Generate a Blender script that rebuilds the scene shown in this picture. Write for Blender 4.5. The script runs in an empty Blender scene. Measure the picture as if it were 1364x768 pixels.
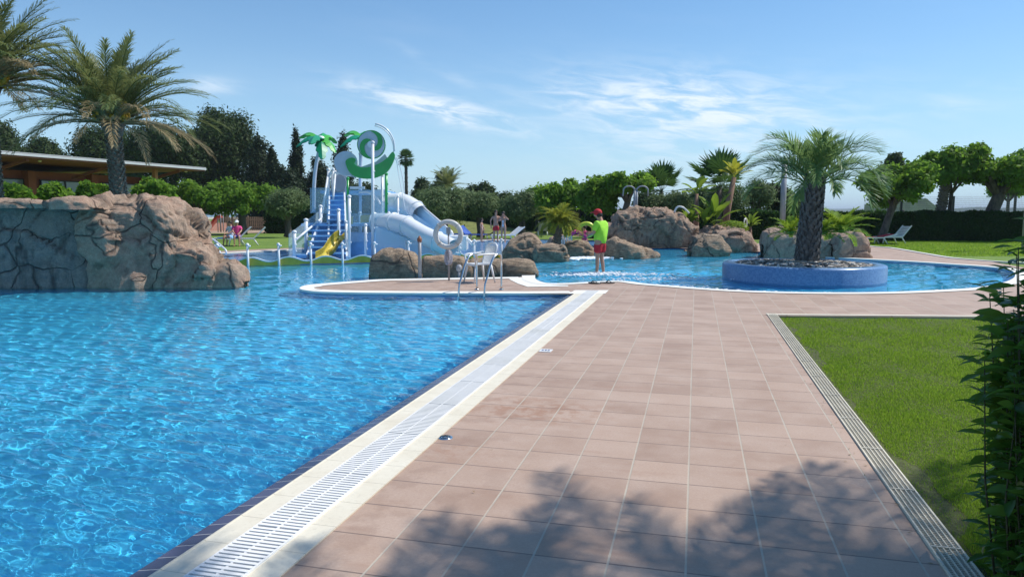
import bpy, math, random
import numpy as np
from mathutils import Vector, Matrix, noise
from mathutils.geometry import tessellate_polygon
R = math.radians
sc = bpy.context.scene
COL = sc.collection
# ------------------------------------------------------------------ camera
YAW, PITCH, CH, FPX = R(14.27), R(6.0), 1.6, 960.0
cam = bpy.data.cameras.new("camera")
cam.lens = FPX / 1364 * 36
cam.sensor_width = 36
cam.clip_end = 20000
camo = bpy.data.objects.new("camera", cam)
COL.objects.link(camo)
camo.location = (0, 0, CH)
camo.rotation_euler = (R(90) - PITCH, 0, YAW)
sc.camera = camo
# ------------------------------------------------------------------ sky and sun
SUN_AZ, SUN_EL = R(60), R(54)          # azimuth measured from +Y towards +X
SUN_DIR = Vector((math.sin(SUN_AZ) * math.cos(SUN_EL), math.cos(SUN_AZ) * math.cos(SUN_EL), math.sin(SUN_EL)))
world = bpy.data.worlds.new("World")
sc.world = world
world.use_nodes = True
sl = bpy.data.lights.new("sun", "SUN")
sl.energy = 4.0
sl.angle = R(0.53)
sl.color = (1.0, 0.955, 0.89)
sl.cycles.is_caustics_light = True
so = bpy.data.objects.new("sun", sl)
COL.objects.link(so)
so.rotation_euler = SUN_DIR.to_track_quat("Z", "Y").to_euler()
sc.view_settings.view_transform = "Standard"
sc.view_settings.look = "None"
sc.view_settings.exposure = 0.21
sc.view_settings.gamma = 1
sc.cycles.max_bounces = 9
sc.cycles.transparent_max_bounces = 16
sc.cycles.sample_clamp_indirect = 6
sc.cycles.caustics_reflective = False

# ------------------------------------------------------------------ helpers: geometry of the view
cr, sr = math.cos(YAW), math.sin(YAW)
RT, FW = Vector((cr, sr, 0)), Vector((-sr, cr, 0))


def ray(px, py):
    x = (px - 682) / FPX
    y = (384 - py) / FPX
    h = math.cos(PITCH) + y * math.sin(PITCH)
    z = -math.sin(PITCH) + y * math.cos(PITCH)
    return RT * x + FW * h + Vector((0, 0, z)), h


def G(px, py, z=0.0):
    d, h = ray(px, py)
    t = (z - CH) / d.z
    return Vector((d.x * t, d.y * t, z))


def W(px, py, D):
    d, h = ray(px, py)
    return Vector((0, 0, CH)) + d * (D / h)


def WZ(px, D, z=0.0):
    p = W(px, 300, D)
    p.z = z
    return p


def zat(py, D):
    return W(682, py, D).z


def dist(py, z=0.0):
    d, h = ray(682, py)
    return (z - CH) / d.z * h


# ------------------------------------------------------------------ helpers: nodes
class NTree:
    def __init__(s, tree):
        s.t = tree

    def n(s, typ, out=0, props=None, **kw):
        nd = s.t.nodes.new(typ)
        for k, v in (props or {}).items():
            setattr(nd, k, v)
        for k, v in kw.items():
            key = k.replace("_", " ")
            inp = nd.inputs[int(k[1:])] if k[0] == "i" and k[1:].isdigit() else nd.inputs[key]
            s.put(inp, v)
        return nd if out is None else nd.outputs[out]

    def put(s, inp, v):
        if isinstance(v, bpy.types.NodeSocket):
            s.t.links.new(v, inp)
        elif isinstance(v, (tuple, list)) and len(v) == 3 and inp.type == "RGBA":
            inp.default_value = (*v, 1)
        else:
            inp.default_value = v

    def m(s, op, a, b=0.0, c=None, clamp=False):
        kw = dict(i0=a, i1=b)
        if c is not None:
            kw["i2"] = c
        return s.n("ShaderNodeMath", props=dict(operation=op, use_clamp=clamp), **kw)

    def mix(s, f, a, b, blend="MIX"):
        nd = s.t.nodes.new("ShaderNodeMix")
        nd.data_type = "RGBA"
        nd.blend_type = blend
        s.put(nd.inputs[0], f)
        s.put(nd.inputs[6], a)
        s.put(nd.inputs[7], b)
        return nd.outputs[2]

    def ramp(s, f, stops):
        nd = s.t.nodes.new("ShaderNodeValToRGB")
        el = nd.color_ramp.elements
        while len(el) < len(stops):
            el.new(0.5)
        for e, (p, c) in zip(el, stops):
            e.position = p
            e.color = (c, c, c, 1) if isinstance(c, (int, float)) else (*c, 1)
        s.put(nd.inputs[0], f)
        return nd.outputs[0]

    def noise(s, vec, scale, detail=3, rough=0.55, out=0, dist=0.0):
        return s.n("ShaderNodeTexNoise", out=out, Vector=vec, Scale=scale, Detail=detail, Roughness=rough, Distortion=dist)

    def smooth(s, v, a, b):
        return s.n("ShaderNodeMapRange", props=dict(interpolation_type="SMOOTHSTEP", clamp=True), Value=v, i1=a, i2=b, i3=0.0, i4=1.0)

    def bump(s, h, strength=0.3, distance=0.02, normal=None):
        kw = dict(Height=h, Strength=strength, Distance=distance)
        if normal is not None:
            kw["Normal"] = normal
        return s.n("ShaderNodeBump", **kw)


def newmat(name):
    m = bpy.data.materials.new(name)
    m.use_nodes = True
    m.node_tree.nodes.clear()
    nt = NTree(m.node_tree)
    out = nt.n("ShaderNodeOutputMaterial", out=None)
    return m, nt, out


def principled(nt, out, **kw):
    p = nt.n("ShaderNodeBsdfPrincipled", **kw)
    nt.put(out.inputs[0], p)
    return p


def simple(name, col, rough=0.5, var=0.12, scale=6.0, spec=0.5, metal=0.0, bump=0.0, dirt=None):
    m, nt, out = newmat(name)
    pos = nt.n("ShaderNodeNewGeometry", out=None).outputs["Position"]
    f = nt.noise(pos, scale, 4)
    c2 = tuple(max(0, c * (1 - 2.2 * var)) for c in col)
    c1 = tuple(min(1, c * (1 + var)) for c in col)
    c = nt.mix(nt.ramp(f, [(0.3, 0.0), (0.7, 1.0)]), c2, c1)
    if dirt:
        c = nt.mix(nt.ramp(nt.noise(pos, scale * 0.4, 5), [(0.5, 0.0), (0.75, 0.8)]), c, dirt)
    kw = dict(Base_Color=c, Roughness=rough, Metallic=metal)
    kw["Specular IOR Level"] = spec
    if bump:
        kw["Normal"] = nt.bump(nt.noise(pos, scale * 6, 4), bump, 0.01)
    p = nt.t.nodes.new("ShaderNodeBsdfPrincipled")
    for k, v in kw.items():
        nt.put(p.inputs[k.replace("_", " ")], v)
    nt.put(out.inputs[0], p.outputs[0])
    return m


def leafmat(name, a, b, trans=0.35, rough=0.6, spec=0.3, dry=None):
    m, nt, out = newmat(name)
    geo = nt.n("ShaderNodeNewGeometry", out=None)
    rnd = geo.outputs["Random Per Island"]
    big = nt.noise(geo.outputs["Position"], 0.9, 2)
    f = nt.m("ADD", nt.m("MULTIPLY", rnd, 0.6), nt.m("MULTIPLY", nt.ramp(big, [(0.35, 0.0), (0.65, 1.0)]), 0.4))
    c = nt.mix(f, a, b)
    if dry:
        c = nt.mix(nt.ramp(nt.m("FRACT", nt.m("MULTIPLY", rnd, 17.3)), [(0.86, 0.0), (0.9, 1.0)]), c, dry)
    p = nt.t.nodes.new("ShaderNodeBsdfPrincipled")
    nt.put(p.inputs["Base Color"], c)
    p.inputs["Roughness"].default_value = rough
    p.inputs["Specular IOR Level"].default_value = spec * 0.55
    tr = nt.n("ShaderNodeBsdfTranslucent", Color=nt.mix(0.5, c, tuple(min(1, x * 1.6) for x in b)))
    mx = nt.n("ShaderNodeMixShader", Fac=trans, i1=p.outputs[0], i2=tr)
    nt.put(out.inputs[0], mx)
    return m


# ------------------------------------------------------------------ helpers: meshes
class MB:
    def __init__(s):
        s.v, s.l, s.t, s.s, s.n = [], [], [], [], 0

    def add(s, V, F, smooth=False):
        V = np.asarray(V, dtype=np.float64).reshape(-1, 3)
        if isinstance(F, np.ndarray):
            s.l.append(F.ravel() + s.n)
            s.t.append(np.full(len(F), F.shape[1]))
            s.s.append(np.full(len(F), smooth))
        else:
            if len(F):
                s.l.append(np.concatenate([np.asarray(f) for f in F]) + s.n)
                s.t.append(np.array([len(f) for f in F]))
                s.s.append(np.full(len(F), smooth))
        s.v.append(V)
        s.n += len(V)

    def box(s, c, size, rz=0.0, M=None):
        x, y, z = [d / 2 for d in size]
        V = np.array([(i, j, k) for k in (-z, z) for j in (-y, y) for i in (-x, x)])
        if M is not None:
            V = V @ np.array(M.to_3x3()).T
        if rz:
            c_, s_ = math.cos(rz), math.sin(rz)
            V = V @ np.array([[c_, s_, 0], [-s_, c_, 0], [0, 0, 1]])
        V = V + np.array(c)
        s.add(V, [(0, 2, 3, 1), (4, 5, 7, 6), (0, 1, 5, 4), (2, 6, 7, 3), (0, 4, 6, 2), (1, 3, 7, 5)])
        return s

    def bar(s, a, b, w, h):
        a, b = Vector(a), Vector(b)
        d = b - a
        q = d.to_track_quat("X", "Z").to_matrix().to_4x4()
        return s.box((a + b) / 2, (d.length, w, h), M=q)

    def tube(s, path, r, n=8, caps=True, smooth=True, squash=1.0):
        P = [Vector(p) for p in path]
        rs = r if hasattr(r, "__len__") else [r] * len(P)
        V = []
        T = [(P[min(i + 1, len(P) - 1)] - P[max(i - 1, 0)]).normalized() for i in range(len(P))]
        u = T[0].orthogonal().normalized()
        for i, p in enumerate(P):
            u = (u - T[i] * u.dot(T[i]))
            u = u.normalized() if u.length > 1e-6 else T[i].orthogonal().normalized()
            w = T[i].cross(u)
            for k in range(n):
                a = 2 * math.pi * k / n
                V.append(p + (u * math.cos(a) + w * math.sin(a) * squash) * rs[i])
        F = []
        for i in range(len(P) - 1):
            for k in range(n):
                k2 = (k + 1) % n
                F.append((i * n + k, i * n + k2, (i + 1) * n + k2, (i + 1) * n + k))
        if caps:
            F.append(tuple(range(n - 1, -1, -1)))
            F.append(tuple((len(P) - 1) * n + k for k in range(n)))
        s.add([tuple(v) for v in V], F, smooth)
        return s

    def lathe(s, prof, c=(0, 0, 0), n=24, smooth=True):
        V, F = [], []
        for (r, z) in prof:
            for k in range(n):
                a = 2 * math.pi * k / n
                V.append((c[0] + r * math.cos(a), c[1] + r * math.sin(a), c[2] + z))
        for i in range(len(prof) - 1):
            for k in range(n):
                k2 = (k + 1) % n
                F.append((i * n + k, i * n + k2, (i + 1) * n + k2, (i + 1) * n + k))
        s.add(V, F, smooth)
        return s

    def ell(s, c, r, n=12, m=8, M=None, smooth=True):
        V, F = [], []
        for i in range(m + 1):
            ph = math.pi * i / m
            for k in range(n):
                a = 2 * math.pi * k / n
                v = Vector((math.sin(ph) * math.cos(a) * r[0], math.sin(ph) * math.sin(a) * r[1], math.cos(ph) * r[2]))
                if M is not None:
                    v = M @ v
                V.append(v + Vector(c))
        for i in range(m):
            for k in range(n):
                k2 = (k + 1) % n
                F.append((i * n + k, (i + 1) * n + k, (i + 1) * n + k2, i * n + k2))
        s.add([tuple(v) for v in V], F, smooth)
        return s

    def prism(s, pts, o, ux, uy, th):
        """a flat outline (pts in ux/uy units round o) with thickness vector th"""
        o, ux, uy, th = Vector(o), Vector(ux), Vector(uy), Vector(th)
        P = [o + ux * a + uy * b for a, b in pts]
        n = len(P)
        tri = tessellate_polygon([[Vector((a, b, 0)) for a, b in pts]])
        V = [tuple(p - th / 2) for p in P] + [tuple(p + th / 2) for p in P]
        F = [tuple(t) for t in tri] + [tuple(n + i for i in reversed(t)) for t in tri]
        F += [(i, (i + 1) % n, n + (i + 1) % n, n + i) for i in range(n)]
        s.add(V, F)
        return s

    def sheet(s, poly, z, holes=()):
        loops = [[Vector((p[0], p[1], 0)) for p in poly]] + [[Vector((p[0], p[1], 0)) for p in h] for h in holes]
        tri = tessellate_polygon(loops)
        V = [(p.x, p.y, z) for l in loops for p in l]
        F = []
        for t in tri:
            a, b, c = [Vector(V[i]) for i in t]
            F.append(tuple(t) if (b - a).cross(c - a).z > 0 else tuple(reversed(t)))
        s.add(V, F)
        return s

    def build(s, name, mat=None, parent=None, attrs=None, fix=False):
        me = bpy.data.meshes.new(name)
        V = np.concatenate(s.v)
        me.vertices.add(len(V))
        me.vertices.foreach_set("co", V.ravel())
        L = np.concatenate(s.l).astype(np.int32)
        T = np.concatenate(s.t).astype(np.int32)
        me.loops.add(len(L))
        me.loops.foreach_set("vertex_index", L)
        me.polygons.add(len(T))
        me.polygons.foreach_set("loop_start", np.concatenate([[0], np.cumsum(T)[:-1]]).astype(np.int32))
        me.polygons.foreach_set("loop_total", T)
        me.update(calc_edges=True)
        me.polygons.foreach_set("use_smooth", np.concatenate(s.s))
        for k, a in (attrs or {}).items():
            at = me.attributes.new(k, "FLOAT", "POINT")
            at.data.foreach_set("value", np.asarray(a, dtype=np.float32))
        if mat:
            me.materials.append(mat)
        o = bpy.data.objects.new(name, me)
        COL.objects.link(o)
        if parent:
            attach(o, parent)
        return o


def attach(o, parent):
    o.parent = parent
    top = parent
    off = Vector((0, 0, 0))
    while top:
        off += top.location if top.type == "EMPTY" else Vector((0, 0, 0))
        top = top.parent
    if parent.type == "EMPTY":
        o.matrix_parent_inverse = Matrix.Translation(-off)


def tag(o, label=None, cat=None, group=None, kind=None):
    if label:
        o["label"] = label
    if cat:
        o["category"] = cat
    if group:
        o["group"] = group
    if kind:
        o["kind"] = kind
    return o


def thing(name, loc, label, cat, group=None, rz=0.0):
    o = bpy.data.objects.new(name, None)
    COL.objects.link(o)
    o.empty_display_size = 0.2
    o.location = loc
    o.rotation_euler = (0, 0, rz)
    return tag(o, label, cat, group)


def struct(o):
    o["kind"] = "structure"
    return o


def copy_tree(o, parent=None):
    c = o.copy()
    COL.objects.link(c)
    if parent:
        c.parent = parent
    for ch in [x for x in sc.objects if x.parent == o]:
        copy_tree(ch, c)
    return c


def catmull(pts, n=6, closed=False):
    P = [Vector(p) for p in pts]
    out = []
    N = len(P)
    rng_ = range(N if closed else N - 1)
    for i in rng_:
        p0 = P[(i - 1) % N] if closed or i > 0 else P[i]
        p1 = P[i]
        p2 = P[(i + 1) % N]
        p3 = P[(i + 2) % N] if closed or i + 2 < N else p2
        for k in range(n):
            t = k / n
            out.append(0.5 * ((2 * p1) + (p2 - p0) * t + (2 * p0 - 5 * p1 + 4 * p2 - p3) * t * t + (3 * p1 - p0 - 3 * p2 + p3) * t ** 3))
    if not closed:
        out.append(P[-1])
    return out


def unit(a):
    return a / np.maximum(np.linalg.norm(a, axis=-1, keepdims=True), 1e-9)


def leaf_quads(mb, P, T, Nn, L, w, fold=0.0):
    """one diamond leaf per row: base P, direction T, normal Nn"""
    B = unit(np.cross(Nn, T))
    L = np.asarray(L).reshape(-1, 1) * np.ones((len(P), 1))
    w = np.asarray(w).reshape(-1, 1) * np.ones((len(P), 1))
    V = np.stack([P, P + T * L * 0.45 + B * w / 2 + Nn * fold * w, P + T * L, P + T * L * 0.45 - B * w / 2 + Nn * fold * w], 1).reshape(-1, 3)
    F = np.arange(len(V)).reshape(-1, 4)
    mb.add(V, F)


def leaf_cloud(mb, C, Rr, n, L, w, seed, up=0.35, shell=0.45, jitter=0.9):
    g = np.random.default_rng(seed)
    C, Rr = np.asarray(C, float), np.asarray(Rr, float)
    vol = np.prod(Rr, axis=1) ** (2 / 3)
    k = g.choice(len(C), size=n, p=vol / vol.sum())
    d = unit(g.normal(size=(n, 3)))
    r = shell + (1 - shell) * g.random((n, 1)) ** 0.7
    P = C[k] + d * Rr[k] * r
    Nn = unit(d + g.normal(size=(n, 3)) * jitter * 0.6 + np.array([0, 0, up]))
    T = unit(np.cross(Nn, g.normal(size=(n, 3))))
    T[:, 2] -= 0.25
    T = unit(T)
    Nn = unit(np.cross(T, np.cross(Nn, T)))
    s = g.uniform(0.6, 1.25, (n, 1))
    leaf_quads(mb, P, T, Nn, L * s, w * s)


def frond(mb, base, phi, e0, L, droop, M=36, ll=0.45, w=0.02, beta=55, vee=0.35, grav=0.35, rr=0.015, g=None, curl=1.25, start=0.14, twist=0.0):
    K = 14
    s = np.linspace(0, 1, K)
    el = e0 - droop * s ** curl
    az = phi + twist * s
    D = np.stack([np.cos(el) * np.sin(az), np.cos(el) * np.cos(az), np.sin(el)], 1)
    P = np.array(base) + np.concatenate([[np.zeros(3)], np.cumsum((D[1:] + D[:-1]) / 2 * (L / (K - 1)), 0)])
    mb.tube(P[::2] if K > 8 else P, list(np.linspace(rr, rr * 0.25, len(P[::2]))), 4, caps=False)
    t = np.linspace(start, 0.985, M)
    idx = t * (K - 1)
    i0 = np.clip(idx.astype(int), 0, K - 2)
    f = (idx - i0)[:, None]
    Q = P[i0] * (1 - f) + P[i0 + 1] * f
    T = unit(D[i0] * (1 - f) + D[i0 + 1] * f)
    S = unit(np.cross(T, np.array([0, 0, 1.0])) + 1e-5)
    U = unit(np.cross(S, T))
    len_ = ll * (0.35 + 0.65 * np.sin(np.pi * np.clip(t * 0.88 + 0.12, 0, 1)) ** 0.7)
    for sd in (-1, 1):
        b = np.radians(beta * (1 - 0.55 * t))[:, None] + g.normal(size=(M, 1)) * 0.07
        d0 = unit(T * np.cos(b) + S * sd * np.sin(b) + U * (vee + g.normal(size=(M, 1)) * 0.1))
        Ln = (len_ * g.uniform(0.85, 1.1, M))[:, None]
        m1 = Q + d0 * Ln * 0.5
        d1 = unit(d0 + np.array([0, 0, -1.0]) * grav * (1 + 0.3 * g.normal(size=(M, 1))))
        tip = m1 + d1 * Ln * 0.5
        wd = unit(np.cross(d0, U)) * w / 2
        V = np.stack([Q - wd * 0.6, Q + wd * 0.6, m1 + wd, m1 - wd, tip], 1).reshape(-1, 3)
        b_ = np.arange(M)[:, None] * 5
        n0 = mb.n
        mb.add(V, b_ + np.array([[0, 1, 2, 3]]))
        mb.l.append((b_ + np.array([[3, 2, 4]])).ravel() + n0)
        mb.t.append(np.full(M, 3))
        mb.s.append(np.full(M, False))


def fan_leaf(mb, base, phi, e0, pet, rad, g, seg=22, droop=0.35, w=None):
    d = np.array([math.cos(e0) * math.sin(phi), math.cos(e0) * math.cos(phi), math.sin(e0)])
    hub = np.array(base) + d * pet
    hub[2] -= 0.06 * pet
    mb.tube([base, tuple(hub)], [0.02, 0.012], 4, caps=False)
    S = unit(np.cross(d, [0, 0, 1.0]))
    U = unit(np.cross(S, d))
    a = np.linspace(-2.0, 2.0, seg) + g.normal(size=seg) * 0.03
    dirs = unit(np.outer(np.cos(a), d) + np.outer(np.sin(a), S) + U * 0.12)
    Lr = rad * (0.72 + 0.28 * np.cos(a * 0.75)) * g.uniform(0.9, 1.05, seg)
    ww = rad * 4.0 / seg * 0.62 if w is None else w
    m1 = hub + dirs * Lr[:, None] * 0.55
    tip = m1 + unit(dirs + np.array([0, 0, -1.0]) * droop * (0.6 + 0.8 * g.random((seg, 1)))) * Lr[:, None] * 0.45
    wd = unit(np.cross(dirs, U)) * ww / 2
    V = np.stack([np.repeat(hub[None], seg, 0), m1 - wd, tip, m1 + wd], 1).reshape(-1, 3)
    mb.add(V, np.arange(len(V)).reshape(-1, 4))


# ------------------------------------------------------------------ world nodes (sky with thin cirrus)
wt = NTree(world.node_tree)
bg = world.node_tree.nodes["Background"]
sky = wt.n("ShaderNodeTexSky", out=None, props=dict(sky_type="NISHITA", sun_disc=False, sun_elevation=SUN_EL, sun_rotation=SUN_AZ,
           air_density=1.0, dust_density=0.3, ozone_density=3.0, altitude=0))
dirv = wt.n("ShaderNodeTexCoord", out=None).outputs["Generated"]
sep = wt.n("ShaderNodeSeparateXYZ", out=None, Vector=dirv)
az = wt.m("MULTIPLY", wt.m("ARCTAN2", sep.outputs[0], sep.outputs[1]), 57.2958)
el = wt.m("MULTIPLY", wt.m("ARCSINE", sep.outputs[2]), 57.2958)
mask = None
for (px, py, hw, hh, tilt, amp) in [(590, 150, 6.2, 0.95, 0.22, 1.5), (905, 150, 9.5, 2.2, 0.09, 1.4), (940, 175, 10.5, 2.8, 0.0, 0.85),
                                    (288, 131, 1.9, 0.55, 0.0, 0.6), (1235, 165, 5.0, 1.0, -0.1, 0.35), (790, 185, 12, 1.0, 0.05, 0.25), (600, 105, 4, 0.5, 0.5, .2)]:
    a0 = -14.27 + math.degrees(math.atan((px - 682) / FPX))
    e0 = math.degrees(math.atan((283 - py) / FPX))
    du = wt.m("SUBTRACT", az, a0)
    dv = wt.m("ADD", wt.m("SUBTRACT", el, e0), wt.m("MULTIPLY", du, tilt))
    q = wt.m("ADD", wt.m("POWER", wt.m("ABSOLUTE", wt.m("DIVIDE", du, hw)), 2.0), wt.m("POWER", wt.m("ABSOLUTE", wt.m("DIVIDE", dv, hh)), 2.0))
    e = wt.m("MULTIPLY", wt.m("EXPONENT", wt.m("MULTIPLY", q, -1.0)), amp)
    mask = e if mask is None else wt.m("MAXIMUM", mask, e)
cv = wt.n("ShaderNodeCombineXYZ", X=wt.m("MULTIPLY", az, 0.16), Y=wt.m("ADD", wt.m("MULTIPLY", el, 0.75), wt.m("MULTIPLY", az, 0.10)), Z=0.0)
cn = wt.noise(cv, 1.5, 7, 0.62, dist=0.6)
cn2 = wt.noise(cv, 0.45, 3, 0.5)
cf = wt.m("MULTIPLY", mask, wt.m("MULTIPLY", wt.smooth(cn, 0.34, 0.70), 1.0))
cf = wt.m("ADD", cf, wt.m("MULTIPLY", wt.smooth(cn2, 0.5, 0.8), 0.05), clamp=True)
tint = wt.mix(1.0, sky.outputs[0], (0.66, 0.97, 1.15), "MULTIPLY")
low = wt.m("EXPONENT", wt.m("MULTIPLY", wt.m("ABSOLUTE", el), -1 / 7.5))
tint = wt.mix(wt.m("MULTIPLY", low, 0.85), tint, (5.2, 6.9, 8.1))
skyc = wt.mix(wt.m("MULTIPLY", cf, 0.85), tint, (7.6, 8.3, 9.0))
wt.put(bg.inputs[0], skyc)
bg.inputs[1].default_value = 0.110

# ------------------------------------------------------------------ materials
def deck_material():
    m, nt, out = newmat("terracotta_tiles")
    pos = nt.n("ShaderNodeNewGeometry", out=None).outputs["Position"]
    sp = nt.n("ShaderNodeSeparateXYZ", out=None, Vector=pos)
    u = nt.m("DIVIDE", nt.m("ADD", sp.outputs[0], 20.018 - 0.018 + 0.005), 0.348)
    v = nt.m("DIVIDE", nt.m("ADD", sp.outputs[1], 20.0), 0.362)
    u = nt.m("ADD", u, -20.0 / 0.348 + 58.0)
    fu, fv = nt.m("FRACT", u), nt.m("FRACT", v)
    eu = nt.m("MULTIPLY", nt.m("MINIMUM", fu, nt.m("SUBTRACT", 1.0, fu)), 0.348)
    ev = nt.m("MULTIPLY", nt.m("MINIMUM", fv, nt.m("SUBTRACT", 1.0, fv)), 0.362)
    wob = nt.m("MULTIPLY", nt.m("SUBTRACT", nt.noise(pos, 30, 2), 0.5), 0.003)
    gu = nt.m("SUBTRACT", 1.0, nt.smooth(nt.m("ADD", eu, wob), 0.004, 0.0065))
    gv = nt.m("SUBTRACT", 1.0, nt.smooth(nt.m("ADD", ev, wob), 0.003, 0.006))
    cell = nt.n("ShaderNodeCombineXYZ", X=nt.m("FLOOR", u), Y=nt.m("FLOOR", v), Z=0.0)
    wn = nt.n("ShaderNodeTexWhiteNoise", out=None, Vector=cell)
    base = nt.mix(wn.outputs[0], (0.360, 0.240, 0.168), (0.468, 0.328, 0.238))
    mott = nt.noise(pos, 2.2, 6, 0.65)
    base = nt.mix(nt.ramp(mott, [(0.38, 0.0), (0.72, 0.65)]), base, (0.52, 0.405, 0.330))
    fine = nt.noise(pos, 60, 4, 0.7)
    base = nt.mix(nt.ramp(fine, [(0.35, 0.0), (0.75, 0.35)]), base, (0.30, 0.18, 0.14))
    sm = nt.noise(nt.n("ShaderNodeMapping", Vector=pos, Scale=(0.7, 3.0, 1)), 1.6, 5, 0.6)
    base = nt.mix(nt.ramp(sm, [(0.58, 0.0), (0.72, 0.45)]), base, (0.34, 0.20, 0.135))
    # a damp brownish stain on the tiles by the pool edge
    for (cx, cy, rx, ry, k) in [(G(705, 545).x, G(705, 545).y, 0.62, 0.42, 0.75), (G(600, 600).x, G(600, 600).y, .35, .25, .4)]:
        qx = nt.m("POWER", nt.m("ABSOLUTE", nt.m("DIVIDE", nt.m("SUBTRACT", sp.outputs[0], cx), rx)), 2.0)
        qy = nt.m("POWER", nt.m("ABSOLUTE", nt.m("DIVIDE", nt.m("SUBTRACT", sp.outputs[1], cy), ry)), 2.0)
        st = nt.m("MULTIPLY", nt.m("EXPONENT", nt.m("MULTIPLY", nt.m("ADD", qx, qy), -1.2)), nt.ramp(nt.noise(pos, 9, 5, 0.6), [(0.45, 0.0), (0.58, 1.0)]))
        base = nt.mix(nt.m("MULTIPLY", st, k), base, (0.33, 0.165, 0.09))
    wet = nt.m("MULTIPLY", nt.smooth(nt.m("MULTIPLY", sp.outputs[0], -1.0), 0.3, 1.9), nt.ramp(nt.noise(pos, 3.3, 5, 0.6), [(0.52, 0.0), (0.60, 1.0)]))
    base = nt.mix(nt.m("MULTIPLY", wet, 0.30), base, (0.24, 0.145, 0.10))
    speck = nt.noise(pos, 190, 2, 0.5)
    base = nt.mix(nt.ramp(speck, [(0.66, 0.0), (0.72, 0.5)]), base, (0.66, 0.58, 0.50))
    col = nt.mix(gv, base, (0.20, 0.145, 0.115))
    col = nt.mix(nt.m("MULTIPLY", gu, nt.ramp(nt.noise(pos, 3, 3), [(0.3, 0.5), (0.6, 1.0)])), col, (0.47, 0.41, 0.32))
    h = nt.m("SUBTRACT", nt.m("MULTIPLY", fine, 0.12), nt.m("MAXIMUM", nt.m("MULTIPLY", gu, 0.5), gv))
    h = nt.m("ADD", h, nt.m("MULTIPLY", wn.outputs[0], 0.25))
    principled(nt, out, Base_Color=col, Roughness=nt.ramp(mott, [(0.3, 0.55), (0.7, 0.75)]), Normal=nt.bump(h, 0.55, 0.004))
    return m


def mosaic(name, a, b, size=0.03, dark=None, zband=None, big=0.35):
    m, nt, out = newmat(name)
    pos = nt.n("ShaderNodeNewGeometry", out=None).outputs["Position"]
    cell = nt.n("ShaderNodeVectorMath", props=dict(operation="FLOOR"), i0=nt.n("ShaderNodeVectorMath", props=dict(operation="SCALE"), i0=pos, Scale=1 / size))
    wn = nt.n("ShaderNodeTexWhiteNoise", Vector=cell)
    f = nt.m("ADD", nt.m("MULTIPLY", wn, 1 - big), nt.m("MULTIPLY", nt.ramp(nt.noise(pos, 1.2, 3), [(0.3, 0.0), (0.7, 1.0)]), big))
    c = nt.mix(f, a, b)
    if zband:
        z = nt.n("ShaderNodeSeparateXYZ", out=None, Vector=pos).outputs[2]
        c = nt.mix(nt.smooth(z, zband - 0.01, zband + 0.01), c, dark)
    principled(nt, out, Base_Color=c, Roughness=0.3)
    return m


def cream_material(name, a, b, tile=0.0, axis=1, rough=0.88):
    m, nt, out = newmat(name)
    pos = nt.n("ShaderNodeNewGeometry", out=None).outputs["Position"]
    c = nt.mix(nt.ramp(nt.noise(pos, 3.5, 6, 0.65), [(0.35, 0.0), (0.7, 1.0)]), a, b)
    c = nt.mix(nt.ramp(nt.noise(pos, 40, 3, 0.6), [(0.55, 0.0), (0.8, 0.35)]), c, tuple(x * 0.6 for x in a))
    h = nt.noise(pos, 60, 3)
    if tile:
        s = nt.n("ShaderNodeSeparateXYZ", out=None, Vector=pos).outputs[axis]
        f = nt.m("FRACT", nt.m("DIVIDE", nt.m("ADD", s, 40.0), tile))
        g = nt.m("SUBTRACT", 1.0, nt.smooth(nt.m("MULTIPLY", nt.m("MINIMUM", f, nt.m("SUBTRACT", 1.0, f)), tile), 0.002, 0.004))
        c = nt.mix(nt.m("MULTIPLY", g, 0.7), c, tuple(x * 0.62 for x in a))
    principled(nt, out, Base_Color=c, Roughness=rough, Normal=nt.bump(h, 0.15, 0.003))
    return m


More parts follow.
